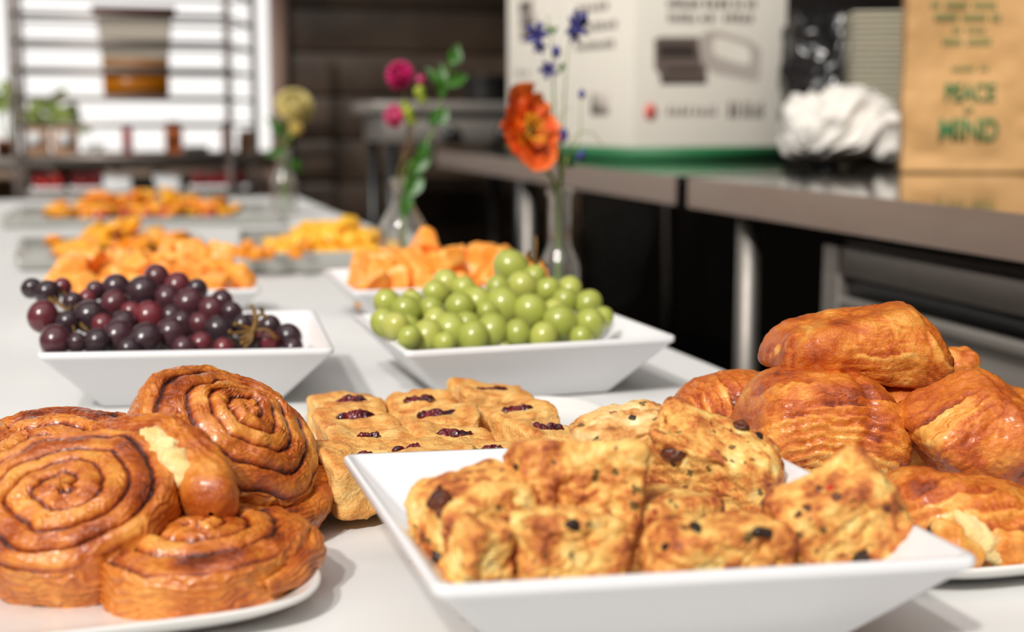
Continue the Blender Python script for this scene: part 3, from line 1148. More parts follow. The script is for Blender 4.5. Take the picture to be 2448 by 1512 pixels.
k3 = croissant('topmost croissant lying across the pile', at(2062, 832, .915), (.0690, .036, .0265), (-4, 0, -12), 235,
               [(1, .1, -.35, .0072, .0022, -.060, -.01, 0, .026), (.9, -.1, .45, .0068, .0030, .054, -.012, 0, .026), (.1, 0, 1, .007, .0010, 0, -.03, -.006, .03)],
               planes=[(-.142, -.12, .99, .0256), (-.741, -.15, .672, .0485), (-1, 0, -.25, .0700), (.76, -.2, .65, .0475), (1, -.1, -.25, .0680), (-.128, 0, -.99, .0240), (.1, -1, .45, .034), (0, -1, -.5, .034), (0, 1, .2, .034), (-.8, -.8, -.1, .063), (.75, -.75, 0, .062)], p=11,
               creases=[(1, 0, 0, .0385, .0016, .0012), (1, .1, .1, -.050, .002, .0012)])
k4 = croissant('small dark croissant end peeking out at the back left of the pile', at(1745, 990, .985), (.044, .038, .031), (0, -6, -14), 247,
               [(1, .15, .2, .0100, .0026, -.022, -.03, .01, .035)], n=2.5)
k5 = croissant('croissant at the back of the pile, almost hidden under the topmost one', at(2180, 1010, .915), (.045, .036, .034), (0, 0, 10), 259, [], sub=5)
# pointed tip of the top croissant
Pt, Nt, Tt_ = superell(5, .0165, .018, .0165, 2.6)
bk = .42 + fbm(Pt, .012, 3, 301) * .25
Pt = Pt + Nt * (fbm(Pt, .01, 3, 303) * .0016)[:, None]
tip = link('croissant_tip', np_mesh('croissant_tip', Pt, None, Tt_, {'bake': bk}), M['croissant'], k3)
bpy.context.view_layer.update()
tip.location = k3.matrix_world.inverted() @ at(2288, 882, .955)
# split underside of the bottom croissant
for (px, py, Yd, dims, nm, mt) in ((2340, 1288, .700, (.024, .009, .008), 'torn_crumb', 'crumb'), (2415, 1308, .698, (.020, .012, .013), 'folded_flap', 'croissant'),
                                   (2290, 1304, .692, (.019, .009, .0095), 'folded_flap', 'croissant'), (2238, 1275, .703, (.006, .005, .005), 'chocolate_filling', 'chocolate')):
    P, Nn, Tt = superell(4, *dims, 2.3)
    P = P + Nn * (fbm(P, .009, 3, px) * .0022)[:, None]
    o = link(nm, np_mesh(nm, P, None, Tt, {'bake': .25 + fbm(P, .012, 3, py) * .22}), M[mt], k0)
    bpy.context.view_layer.update()
    o.location = k0.matrix_world.inverted() @ at(px, py, Yd)
    o.rotation_euler = (0, math.radians(random.uniform(20, 35)), 0)


# --- jam squares
def square_fn(P, Nn, s):
    topm = np.clip(Nn[:, 2], 0, 1) ** 2
    slit = np.exp(-((P[:, 0] / .0135) ** 4)) * np.exp(-(((P[:, 1] + fbm(P, .02, 2, s + 1) * .002) / .0048) ** 2)) * topm
    d = fbm(P, .022, 2, s) * .0020 + fbm(P, .008, 3, s + 3) * .0011 + ridged(P, .006, 2, s + 6) * .0004
    d -= slit * .0055
    lam = P[:, 2] / .006 + fbm(P, .02, 2, s + 9)
    ld = np.abs(2 * (lam - np.floor(lam)) - 1)
    d += (ld - .5) * .0008 * (1 - topm)
    edge = np.exp(-((np.maximum(np.abs(P[:, 0]), np.abs(P[:, 1])) - .026) / .004) ** 2) * topm
    bake = .36 + topm * .10 + edge * .18 + fbm(P, .016, 3, s + 12) * .15 + (1 - ld) * .05 * (1 - topm)
    return P + Nn * d[:, None], bake


def jam_square(px, py, Yd, label, seed, rot=0, tilt=(0, 0), a=.0285, c=.0185, jam=(.0145, .0056)):
    rg_ = np.random.RandomState(seed)
    tilt = (tilt[0] + rg_.uniform(-4, 4), tilt[1] + rg_.uniform(-4, 4))
    rot += rg_.uniform(-5, 5)
    c *= rg_.uniform(.92, 1.06)
    r = thing('jam_square', label, 'pastry', at(px, py, Yd), (math.radians(tilt[0]), math.radians(tilt[1]), math.radians(rot)), group='jam-filled squares in rows on the plate')
    P, Nn, Tt = facet(5, block_planes(a, a * .97, c, seed, .18, 1 if seed % 3 == 0 else 0), 13)
    P, bake = square_fn(P, Nn, seed)
    link('crust', np_mesh('square_crust', P, None, Tt, {'bake': bake}), M['square'], r)
    P, Nn, Tt = superell(5, jam[0], jam[1] * 1.25, .0026, 2.0)
    P = P + Nn * ((ridged(P, .004, 3, seed + 2) * .0010) + fbm(P, .007, 2, seed) * .0022)[:, None]
    j = link('jam_filling', np_mesh('jam_filling', P, None, Tt), M['jam'], r)
    j.location = (0, 0, c - .0024)
    return r


ROWY = (1.222, 1.160, 1.098, 1.036)


def js(px, row, **kw):
    return None


zc = T + .0055 + .0185


def jq(px, py, label, seed, rot=0, tilt=(0, 0), **kw):
    """square whose top centre is seen at px, py; it stands on the plate"""
    p = onz(px, py, T + .0055 + .037)
    r = jam_square(px, py, 1, label, seed, rot, tilt, **kw)
    r.location = (p.x, p.y, T + .0085 + .0185)
    return r


jq(838, 958, 'leftmost jam square in the back row', 401, 4)
jq(1003, 957, 'middle jam square in the back row', 411, 0)
jq(1172, 941, 'rightmost jam square in the back row', 421, -2)
jq(852, 1001, 'leftmost jam square in the second row from the back', 431, 2)
jq(1045, 995, 'middle jam square in the second row from the back', 441, -2)
jq(1240, 982, 'right jam square in the second row with a burst of jam', 451, 3)
jq(878, 1050, 'left jam square in the third row, browned and slit-less at its near edge', 461, 1, jam=(.009, .002))
jq(1085, 1045, 'middle jam square in the third row', 471, -3)
jq(1300, 1027, 'rightmost jam square in the third row with bright red jam', 481, 3, jam=(.0135, .0052))
r = jq(985, 1083, 'jam square with a long thin jam line at the front of the plate', 491, 24, (0, 4), jam=(.018, .002))
jq(1165, 1080, 'front jam square half hidden by the rim of the scone bowl', 501, 0)
jq(868, 1098, 'plain-sided jam square at the front left corner of the plate', 511, 14, (4, -4), jam=(.006, .002))


# ================================================================== grapes
GR, GQ = lathe([(0.0001, -1.0), (.2, -.98), (.42, -.91), (.62, -.79), (.78, -.63), (.9, -.44), (.975, -.22), (1, 0), (.975, .22), (.9, .44), (.78, .63), (.62, .79), (.42, .91), (.2, .98), (.05, 1.0), (0.0001, .975)], 22)
ME_R = np_mesh('red_grape', GR * [1, 1, 1.08], GQ)
ME_R.materials.append(M['rgrape'])
ME_G = np_mesh('green_grape', GR * [1, 1, 1.12], GQ)
ME_G.materials.append(M['ggrape'])


def bowl_floor(P, B, h=.062, base=.083, rim=.1335, pad=0.0):
    """height of the bowl's inside surface under each point"""
    c, s = math.cos(math.radians(-B[2])), math.sin(math.radians(-B[2]))
    x = (P[:, 0] - B[0]) * c - (P[:, 1] - B[1]) * s
    y = (P[:, 0] - B[0]) * s + (P[:, 1] - B[1]) * c
    m = np.maximum(np.abs(x), np.abs(y))
    return T + .0065 + np.clip((m + pad - base) / (rim - base), 0, 1) * (h - .0065), m


def relax(P, R, B, iters=60, free=None, lock=None):
    P = P.copy()
    n = len(P)
    for it in range(iters):
        D = P[:, None, :] - P[None, :, :]
        L = np.sqrt((D ** 2).sum(-1)) + np.eye(n)
        need = (R[:, None] + R[None, :]) * .86 - L
        need[np.arange(n), np.arange(n)] = 0
        push = np.clip(need, 0, None) * .35
        mv = (D / L[..., None] * push[..., None]).sum(1)
        if lock is not None:
            mv[lock] *= .04
        P += mv
        fl, m_ = bowl_floor(P, B, pad=.006)
        low = fl + R * 1.02 - P[:, 2]
        P[:, 2] += np.clip(low, 0, None) * (1 if lock is None else np.where(lock, .3, 1))
    return P


def grape_bowl(pix, B, me, name, clusters, rbase, y_front, y_ref, kY, fill_n, seed, stemmat):
    rng = np.random.RandomState(seed)
    P, R = [], []
    for (px, py, pr) in pix:
        Yd = y_front + (y_ref - py) * kY
        c = at(px, py, Yd)
        dist = (c - CAM).dot(fw)
        P.append(tuple(c))
        R.append(pr / F * dist * 1.16)
    npx = len(P)
    c, s = math.cos(math.radians(B[2])), math.sin(math.radians(B[2]))
    for k in range(fill_n):
        x, y = rng.uniform(-.085, .085, 2)
        y = abs(y) * (1 if rng.rand() < .8 else -1) * .95
        P.append((B[0] + x * c - y * s, B[1] + x * s + y * c, T + .02 + rng.uniform(0, .03)))
        R.append(rbase * rng.uniform(.9, 1.05))
    P, R = np.array(P), np.array(R)
    lock = np.arange(len(P)) < npx
    P = relax(P, R, B, 70, lock=lock)
    roots = []
    cen = np.array([cl_[0] for cl_ in clusters])
    for (cc, lab) in clusters:
        b_ = at(cc[0], cc[1], y_front + .06)
        fl, _ = bowl_floor(np.array([tuple(b_)]), B)
        roots.append(thing('grape_bunch', lab, 'grapes', (b_.x, b_.y, fl[0]), group=name + ' bunches'))
    members = [[] for _ in clusters]
    for k in range(len(P)):
        v = Vector(P[k]) - CAM
        w = v.dot(fw)
        px = 1224 + F * v.dot(rt) / w
        j = int(np.argmin(np.abs(cen[:, 0] - px)))
        if P[k, 2] > T + .19 or (not lock[k] and P[k, 2] > T + .075):
            continue
        g = bpy.data.objects.new('grape', me)
        COL.objects.link(g)
        g.parent = roots[j]
        g.location = Vector(P[k]) - roots[j].location
        g.scale = (R[k] * .98,) * 3
        g.rotation_euler = tuple(rng.uniform(-.9, .9, 2)) + (rng.uniform(0, 6),)
        members[j].append(Vector(P[k]) - roots[j].location)
    for j, rt_ in enumerate(roots):
        if not members[j]:
            continue
        mb = MB()
        cm = sum(members[j], Vector()) / len(members[j])
        far = sorted(members[j], key=lambda q: q.x)
        spine = [far[0].lerp(cm, .4), cm, far[-1].lerp(cm, .4)]
        mb.tube(spine, [.0012, .0018, .0012], 6, 5)
        for q in members[j]:
            a = spine[1].lerp(q, .25)
            mb.tube([a, a.lerp(q, .5) + Vector((0, 0, .002)), a.lerp(q, .9)], [.0011, .0008, .0009], 5, 3)
        mb.build('stalk', stemmat, rt_, smooth=True)
    return roots


RED = [(85, 692, 22), (112, 697, 28), (142, 690, 20), (103, 758, 33), (135, 815, 33), (165, 772, 26), (217, 762, 36), (176, 722, 21), (207, 715, 19), (238, 694, 20), (272, 692, 31), (273, 727, 29),
       (337, 700, 36), (375, 664, 27), (400, 712, 27), (425, 684, 28), (452, 727, 33), (471, 692, 22), (285, 775, 28), (322, 748, 22), (358, 757, 33), (402, 757, 23), (232, 818, 29), (281, 806, 34),
       (346, 812, 36), (409, 800, 34), (187, 820, 21), (478, 777, 26), (518, 788, 30), (505, 740, 28), (531, 719, 23), (553, 748, 23), (580, 779, 22), (480, 822, 24), (535, 834, 22), (441, 772, 24),
       (645, 783, 25), (690, 806, 28), (640, 818, 27), (598, 826, 24), (310, 838, 26), (440, 835, 26), (250, 775, 24), (700, 832, 22)]
rr = grape_bowl(RED, RB, ME_R, 'dark red grape', [((130, 760), 'dark grapes overhanging the left rim of their bowl'), ((345, 760), 'tall heap of dark red grapes at the middle of the bowl'), ((600, 790), 'red grapes with a bare brown stalk at the right of the bowl')],
                .0135, 1.352, 830, .00085, 40, 3, M['gstem'])
GRN = [(932, 727, 29), (966, 742, 33), (922, 783, 30), (945, 805, 29), (984, 788, 27), (1016, 800, 33), (1030, 742, 28), (1042, 702, 28), (1076, 680, 28), (1099, 737, 33), (1078, 782, 35), (1101, 690, 27),
       (1147, 723, 31), (1128, 805, 33), (1180, 790, 34), (1200, 733, 37), (1222, 640, 37), (1250, 688, 34), (1269, 745, 37), (1308, 694, 27), (1277, 662, 24), (1362, 692, 27), (1350, 722, 28), (1340, 772, 38),
       (1299, 806, 30), (1234, 796, 28), (1405, 727, 29), (1411, 776, 34), (1438, 762, 23), (1190, 690, 26), (985, 718, 22), (1170, 745, 24), (1050, 770, 26), (975, 822, 24), (1060, 820, 24), (1390, 810, 26), (1320, 745, 26), (1110, 776, 26)]
gg = grape_bowl(GRN, GB, ME_G, 'green grape', [((1000, 770), 'green grapes at the left end of their bowl'), ((1290, 730), 'high heap of green grapes at the right of their bowl, near the flower bottle')],
                .0135, 1.318, 820, .00085, 40, 5, M['gstem'])
# bare stalk standing up at the right of the red grapes
mb = MB()
o0 = rr[2].location
S0 = [at(575, 812, 1.345), at(605, 790, 1.345), at(612, 760, 1.345), at(600, 728, 1.35)]
mb.tube([p_ - o0 for p_ in S0], [.0025, .003, .0022, .0016], 8, 6)
for a, b_, c_ in ((S0[1], (560, 798), (548, 792)), (S0[1], (590, 815), (575, 822)), (S0[1], (640, 790), (660, 812)), (S0[2], (625, 752), (640, 760)), (S0[1], (575, 778), (560, 775)), (S0[1], (600, 815), (585, 832)), (S0[2], (628, 748), (622, 738))):
    mb.tube([a - o0, at(*b_, 1.342) - o0, at(*c_, 1.34) - o0], [.0018, .0016, .0022], 6, 4)
o = mb.build('bare_stalk', M['gstem'], rr[2], smooth=True)
mb = MB()
o0 = gg[1].location
for pts in (((1262, 655), (1278, 630), (1282, 592), (1281, 565)), ((1278, 630), (1262, 612), (1265, 600)), ((1278, 640), (1295, 622), (1305, 640))):
    mb.tube([at(a, b_, 1.47) - o0 for a, b_ in pts], .0016, 6, 5)
mb.build('bare_stalk', M['gstem'], gg[1], smooth=True)


# ================================================================== cut fruit
def chunk_meshes(name, mt, dims, k=4, seed=0, n=5, tag_=''):
    out = []
    for i in range(k):
        rg = np.random.RandomState(seed + i)
        a, b_, c_ = dims * rg.uniform(.8, 1.15, 3)
        if n >= 5:
            P, Nn, Tt = facet(4, block_planes(a, b_, c_, seed + i, .32, 2), 14)
        else:
            P, Nn, Tt = superell(4, a, b_, c_, n)
        sh = rg.uniform(-.35, .35, 3)
        P[:, 0] += sh[0] * P[:, 2]
        P[:, 1] += sh[1] * P[:, 0]
        P[:, 2] += sh[2] * P[:, 1] - (6 if n < 5 else 0) * P[:, 0] ** 2
        P = P + Nn * (fbm(P, .02, 2, seed + i) * .0015)[:, None]
        me = np_mesh(name, P, None, Tt)
        me.materials.append(mt)
        out.append(me)
    return out


CH = chunk_meshes('cantaloupe_chunk', M['canta'], np.array([.0200, .0165, .0160]), 5, 50)


def fruit_heap(name, meshes, n, B, rad, label, cat, group, seed, spread=.08, peak=.05, clip=None, xs_=1, ys_=1, flat=False, zmax=.2):
    rng = np.random.RandomState(seed)
    P = []
    for k in range(n):
        x, y = rng.uniform(-1, 1, 2)
        h = peak * (1 - max(abs(x), abs(y)) ** 2) * rng.rand()
        P.append((x * spread * xs_, y * spread * ys_, h))
    P = np.array(P)
    P = P[np.argsort(P[:, 2])]
    c, s = math.cos(math.radians(B[2])), math.sin(math.radians(B[2]))
    Wp = np.stack([B[0] + P[:, 0] * c - P[:, 1] * s, B[1] + P[:, 0] * s + P[:, 1] * c, T + .02 + P[:, 2]], 1)
    R = np.full(n, rad)
    for it in range(90):
        D = Wp[:, None, :] - Wp[None, :, :]
        L = np.sqrt((D ** 2).sum(-1)) + np.eye(n)
        need = (R[:, None] + R[None, :]) - L
        need[np.arange(n), np.arange(n)] = 0
        push = np.clip(need, 0, None) * .3
        Wp += (D / L[..., None] * push[..., None]).sum(1)
        Wp[:, 2] -= .0006
        Wp[:, 0] += (B[0] - Wp[:, 0]) * .006
        Wp[:, 1] += (B[1] - Wp[:, 1]) * .006
        if flat:
            Wp[:, 2] = np.minimum(Wp[:, 2], T + zmax)
            Wp[:, 2] = np.maximum(Wp[:, 2], T + .008 + rad * .8)
        else:
            fl, m_ = bowl_floor(Wp, B, pad=.019)
            Wp[:, 2] = np.maximum(Wp[:, 2], fl + rad * .85)
    fl, mm = bowl_floor(Wp, B)
    for k in range(n):
        if not flat and mm[k] > .110:
            continue
        o = bpy.data.objects.new(name, meshes[k % len(meshes)])
        COL.objects.link(o)
        o.location = Wp[k]
        o.rotation_euler = tuple(rng.uniform(0, 6.28, 3)) if not flat else (rng.uniform(-.6, .6), rng.uniform(-.6, .6), rng.uniform(0, 6.28))
        tag(o, label, cat, group)
    return Wp


fruit_heap('cantaloupe_chunk', CH, 104, CL, .0172, 'orange cantaloupe chunk heaped in the bowl behind the dark grapes', 'fruit', 'cantaloupe chunks in the left bowl', 21, .112, .07)
fruit_heap('cantaloupe_chunk', CH, 108, CR, .0172, 'orange cantaloupe chunk heaped in the bowl behind the green grapes', 'fruit', 'cantaloupe chunks in the right bowl', 23, .112, .07)


# platters
def platter(cx, cy, hx, hy, rot, h, label, mt):
    R = [rring(hx - .03, .01, 0, half_y=hy - .03), rring(hx - .012, .012, .002, half_y=hy - .012), rring(hx - .002, .014, h - .003, half_y=hy - .002), rring(hx, .014, h, half_y=hy), rring(hx - .006, .014, h, half_y=hy - .006),
         rring(hx - .016, .012, .006, half_y=hy - .016), rring(hx - .03, .012, .0045, half_y=hy - .03), rring(hx * .4, .01, .0045, half_y=hy * .4)]
    o = link('platter', ring_mesh('platter', R), mt)
    o.location = (cx, cy, T + .0008)
    o.rotation_euler = (0, 0, math.radians(rot))
    return tag(o, label, 'platter')


platter(.412, 2.79, .178, .28, -5, .038, 'grey rectangular platter of golden fruit between the two cantaloupe bowls', M['tray'])
platter(.0, 2.95, .185, .26, 2, .022, 'silver rectangular platter of orange slices at the left', M['tray'])
platter(.09, 4.05, .36, .30, -2, .022, 'large silver platter of mixed fruit farthest from the camera', M['tray'])


def wedge_mesh(r=.036, th=.008, half=True, seed=1):
    """slice of orange: flesh disc with rind edge, two materials on one mesh"""
    seg = 28
    a0, a1 = (0, math.pi) if half else (0, 2 * math.pi)
    V, Q, mats = [], [], []
    rings = [(0.001, th * .5), (r * .5, th * .52), (r * .9, th * .5), (r, th * .3), (r, -th * .3), (r * .9, -th * .5), (r * .5, -th * .52), (0.001, -th * .5)]
    for rr_, z in rings:
        for k in range(seg + 1):
            a = a0 + (a1 - a0) * k / seg
            V.append((rr_ * math.cos(a), rr_ * math.sin(a), z * (1 + .12 * math.cos(a * 9) * (rr_ < r * .8))))
    P = []
    for i in range(len(rings) - 1):
        for k in range(seg):
            P.append((i * (seg + 1) + k, (i + 1) * (seg + 1) + k, (i + 1) * (seg + 1) + k + 1, i * (seg + 1) + k + 1))
            mats.append(1 if 2 <= i <= 4 else 0)
    if half:
        for e in (0, seg):
            P.append(tuple(i * (seg + 1) + e for i in (range(len(rings)) if e else reversed(range(len(rings))))))
            mats.append(0)
    me = np_mesh('orange_slice', V, polys=P)
    me.materials.append(M['orange'])
    me.materials.append(M['rind'])
    me.polygons.foreach_set('material_index', mats)
    return me


SL = [wedge_mesh(.040, .016, True), wedge_mesh(.040, .014, False), wedge_mesh(.036, .022, True)]
MG = chunk_meshes('golden_fruit_piece', M['mango'], np.array([.024, .015, .012]), 4, 80, 3.2)
MO = chunk_meshes('orange_fruit_piece', M['rind'], np.array([.014, .012, .011]), 2, 90, 3.0)
ST = chunk_meshes('strawberry', M['strawb'], np.array([.015, .015, .020]), 3, 95, 2.2)
PB = (.415, 2.80, -5)
fruit_heap('golden_fruit_piece', MG, 130, PB, .0155, 'golden fruit piece on the grey platter between the cantaloupe bowls', 'fruit', 'golden fruit pieces on the grey platter', 31, .14, .05, ys_=1.5, flat=True, zmax=.085)
for q in ((575, 604), (612, 606), (640, 604), (705, 604), (590, 590), (735, 590)):
    o = bpy.data.objects.new('orange_fruit_piece', MO[q[0] % 2]); COL.objects.link(o)
    o.location = onz(q[0], q[1], T + .045)
    tag(o, 'small deep orange fruit piece at the near edge of the grey platter', 'fruit', 'deep orange pieces on the grey platter')
fruit_heap('orange_slice', SL, 36, (.005, 2.93, 2), .0220, 'juicy orange slice on the silver platter at the left', 'fruit', 'orange slices on the left silver platter', 37, .15, .05, ys_=1.1, flat=True, zmax=.06)
fruit_heap('orange_slice', SL[2:] + SL[:1], 80, (.09, 4.04, -2), .0260, 'orange slice on the farthest platter', 'fruit', 'orange slices on the farthest platter', 41, .31, .04, ys_=.85, flat=True, zmax=.062)
fruit_heap('strawberry', ST, 64, (.11, 4.0, -2), .0180, 'red strawberry on the farthest platter', 'fruit', 'strawberries on the farthest platter', 43, .31, .06, ys_=.85, flat=True, zmax=.08)


# ================================================================== bottles and flowers
def bottle(px, Yd, label, body, neck, hb, hn, ht, water=0):
    p = at(px, 600, Yd)
    r = thing('glass_bottle', label, 'vase', (p.x, p.y, T + .0008), group='clear glass bottles used as vases')
    th = .0022
    outer = [(.001, 0), (body * .8, 0), (body * .97, .003), (body, .010), (body, hb), (body * .97, hb + .008), (body * .82, hb + .020), (neck * 1.35, hn - .012), (neck * 1.05, hn), (neck, hn + .01), (neck, ht - .012), (neck * 1.22, ht - .010), (neck * 1.25, ht - .004), (neck * 1.12, ht)]
    inner = [(max(a - th, .001), max(z_, .004) if i > 2 else .004) for i, (a, z_) in enumerate(outer)]
    inner[-1] = (neck * 1.12 - th, ht - .0005)
    prof = outer + inner[::-1]
    V, Q = lathe(prof, 40)
    link('bottle_glass', np_mesh('bottle_glass', V, Q), M['glass'], r)
    if water:
        wi = [(.001, .0045)] + [(a - .0004, z_) for a, z_ in inner if .004 < z_ < water] + [(body - th - .0004, water), (.001, water)]
        V, Q = lathe(wi, 40)
        link('water', np_mesh('water', V, Q), M['water'], r)
    return r


v1 = bottle(1337, 1.99, 'clear glass bottle holding the orange poppy, behind the green grapes', .0295, .0165, .052, .088, .172, 0)
v2 = bottle(962, 2.42, 'clear glass bottle with pink flowers behind the right cantaloupe bowl', .041, .0165, .082, .132, .172)
v3 = bottle(682, 4.10, 'clear glass bottle holding the cream pompom flower, farthest of the three', .036, .019, .09, .13, .19)


def petal_mesh(w, l, cup, ruffle, seed, nu=22, nv=26, curl=0.0, name='petal'):
    u = np.linspace(-1, 1, nu)
    v = np.linspace(0, 1, nv)
    U, Vv = np.meshgrid(u, v)
    wid = w * (Vv ** .55) * (1 - .25 * Vv ** 6)
    edge = 1 - .16 * np.abs(U) ** 2.2
    x = U * wid
    y = Vv * l * edge
    P0 = np.stack([x.ravel(), y.ravel(), np.zeros(x.size)], 1)
    z = cup * (Vv ** 1.5) * l + cup * 1.2 * (U ** 2) * wid * .5 - curl * l * Vv ** 4
    z = z.ravel() + ruffle * (Vv.ravel() ** 2) * np.sin(U.ravel() * 7 + seed + fbm(P0, .02, 2, seed) * 2.0) * .6 + ruffle * fbm(P0, .012, 2, seed + 5) * Vv.ravel()
    P = np.stack([P0[:, 0], P0[:, 1] + ruffle * .5 * vnoise(P0 / .006, seed + 2) * (Vv.ravel() > .85), z], 1)
    i = (np.arange(nv - 1)[:, None] * nu + np.arange(nu - 1)[None, :])
    Q = np.stack([i, i + 1, i + 1 + nu, i + nu], -1).reshape(-1, 4)
    # thickness
    P2 = P - [0, 0, .0005]
    n_ = len(P)
    V2 = np.concatenate([P, P2])
    Q2 = np.concatenate([Q, Q[:, ::-1] + n_])
    return np_mesh(name, V2, Q2, None, {'rad': np.tile(Vv.ravel(), 2)})


def orient(o, loc, n, spin=0):
    from mathutils import Quaternion
    o.location = loc
    o.rotation_mode = 'QUATERNION'
    o.rotation_quaternion = Vector(n).normalized().to_track_quat('Z', 'Y') @ Quaternion((0, 0, 1), math.radians(spin))
    return o


def stem_to(root, pts, rad, mt, name='stem'):
    mb = MB()
    mb.tube([Vector(p_) - root.location for p_ in pts], rad, 7, 6)
    return mb.build(name, mt, root, smooth=True)


YV = 1.99
base1 = Vector((v1.location.x, v1.location.y, T + .01))
mouth1 = Vector((v1.location.x, v1.location.y, T + .172))
# poppy: head faces right and slightly towards the camera
pc = at(1248, 318, 1.96)
pop = thing('poppy', 'big ruffled orange poppy with a yellow centre in the nearest bottle', 'flower', base1)
head = bpy.data.objects.new('flower_head', None)
COL.objects.link(head)
head.parent = pop
orient(head, pc - base1, (.56, -.78, .22), 0)
spec = []
for k in range(5):
    spec.append((k * 72 + 18, .040, .060, .30, .0035, 0))
for k in range(7):
    spec.append((k * 51 + 30, .026, .050, .22, .0045, .1))
for k in range(5):
    spec.append((k * 72 + 40, .016, .026, .7, .003, 0))
for k, (ang, w_, l_, cup, ruf, curl) in enumerate(spec):
    if k in (0, 1):
        l_ *= 1.15
    me = petal_mesh(w_, l_, cup, ruf, 600 + k, curl=curl)
    o = link('petal', me, M['poppy'], head)
    o.rotation_euler = (0, 0, math.radians(ang))
    o.location = (0, 0, .002 * (k % 3))
P, Nn, Tt = superell(3, .0085, .0085, .009, 2.2)
P = P + Nn * (ridged(P, .003, 2, 5) * .001)[:, None]
o = link('pistil', np_mesh('pistil', P, None, Tt), M['seed'], head)
o.location = (0, 0, .010)
mb = MB()
for k in range(46):
    a = random.uniform(0, 6.28)
    r0 = random.uniform(.006, .009)
    l_ = random.uniform(.014, .022)
    q = random.uniform(.35, .9)
    mb.tube([(r0 * math.cos(a), r0 * math.sin(a), .004), ((r0 + l_ * q * .6) * math.cos(a), (r0 + l_ * q * .6) * math.sin(a), .004 + l_ * .8), ((r0 + l_ * q) * math.cos(a), (r0 + l_ * q) * math.sin(a), .006 + l_)], [.0006, .0006, .0018], 5, 2)
mb.build('stamens', M['pollen'], head, smooth=True)
stem_to(pop, [base1 + Vector((-.004, 0, 0)), base1 + Vector((-.002, 0, .08)), mouth1 + Vector((-.006, -.002, .0)), at(1302, 400, 1.98), at(1285, 345, 1.975), pc + Vector((-.006, .012, 0))], [.0036, .0036, .0034, .0028, .0024, .002], M['stem'])


def leaf_mesh(l, w, seed, fold=.3, curl=.3):
    nu, nv = 9, 16
    U, Vv = np.meshgrid(np.linspace(-1, 1, nu), np.linspace(0, 1, nv))
    wid = w * np.sin(np.pi * Vv ** .8) ** .9
    x, y = U * wid, Vv * l
    z = np.abs(U) * wid * fold - curl * l * Vv ** 2
    P = np.stack([x.ravel(), y.ravel(), z.ravel()], 1)
    P[:, 2] += fbm(P, .03, 2, seed) * .003
    i = (np.arange(nv - 1)[:, None] * nu + np.arange(nu - 1)[None, :])
    Q = np.stack([i, i + 1, i + 1 + nu, i + nu], -1).reshape(-1, 4)
    n_ = len(P)
    return np_mesh('leaf', np.concatenate([P, P - [0, 0, .0006]]), np.concatenate([Q, Q[:, ::-1] + n_]))


def blossom_mesh(r, seed, k=5):
    mb = MB()
    for j in range(k):
        a = 2 * math.pi * j / k + seed
        P, Nn, Tt = superell(2, r * .62, r * .30, r * .10, 2)
        R_ = Matrix.Rotation(a, 4, 'Z') @ Matrix.Translation((r * .6, 0, 0)) @ Matrix.Rotation(-.45, 4, 'Y')
        mb.add(np.array([tuple(R_ @ Vector(q)) for q in P]), None, Tt)
    mb.tube([(0, 0, .001), (0, 0, -r * .7), (-r * .3, 0, -r * 1.3)], [r * .22, r * .18, r * .06], 6, 4)
    return np_mesh('blossom', np.concatenate(mb.V), np.concatenate(mb.Q), np.concatenate(mb.T))


def bud_mesh(r, l):
    V, Q = lathe([(.0002, -l), (r * .5, -l * .7), (r, -l * .1), (r * .9, l * .4), (r * .5, l * .8), (.0002, l)], 12)
    return np_mesh('bud', V, Q)


ls = thing('larkspur', 'tall sprig of indigo blue blossoms rising above the orange poppy', 'flower', base1 + Vector((.003, .004, 0)))
top0 = mouth1 + Vector((.002, .003, 0))
stem_to(ls, [base1 + Vector((.003, .004, 0)), top0, at(1335, 370, 2.0), at(1325, 260, 2.0), at(1322, 170, 2.0), at(1318, 90, 2.0), at(1308, 35, 2.0)], [.0026, .0024, .0018, .0014, .0012, .0009, .0006], M['stem'])
stem_to(ls, [top0, at(1345, 330, 2.01), at(1352, 200, 2.01), at(1362, 100, 2.01), at(1385, 40, 2.01)], [.002, .0015, .001, .0008, .0005], M['palestem'])
stem_to(ls, [top0, at(1350, 400, 2.01), at(1385, 330, 2.0), at(1388, 240, 2.0)], [.002, .0012, .0008, .0006], M['palestem'])
stem_to(ls, [top0, at(1352, 390, 2.0), at(1372, 330, 2.0), at(1410, 315, 2.0), at(1440, 345, 2.0)], [.002, .0014, .001, .0009, .0006], M['palestem'])
stem_to(ls, [at(1328, 300, 2.0), at(1345, 270, 2.0), at(1362, 255, 2.0)], .0007, M['palestem'])
for k, (px, py, rpx, kind, nrm) in enumerate([(1284, 82, 26, 'b', (-.5, -.8, .2)), (1290, 112, 16, 'b', (-.4, -.9, -.2)), (1380, 58, 30, 'b', (.4, -.8, .3)), (1374, 82, 20, 'b', (.3, -.9, -.3)), (1330, 125, 15, 'd', (0, 0, 1)), (1310, 166, 20, 'b', (-.3, -.9, -.2)),
                                              (1391, 226, 12, 'd', (0, 0, 1)), (1298, 312, 19, 'd', (.3, -.3, .5)), (1345, 325, 18, 'd', (.2, -.2, 1)), (1388, 372, 14, 'd', (.5, 0, .6)), (1270, 70, 10, 'd', (-.3, 0, 1)), (1394, 40, 13, 'd', (.6, 0, .6))]):
    p_ = at(px, py, 1.985)
    r_ = rpx / F * 2.05
    me = blossom_mesh(r_ * 1.1, k * .7) if kind == 'b' else bud_mesh(r_ * .75, r_ * 1.1)
    o = link('blossom' if kind == 'b' else 'flower_bud', me, M['blue'], ls)
    orient(o, p_ - ls.location, nrm, k * 40)
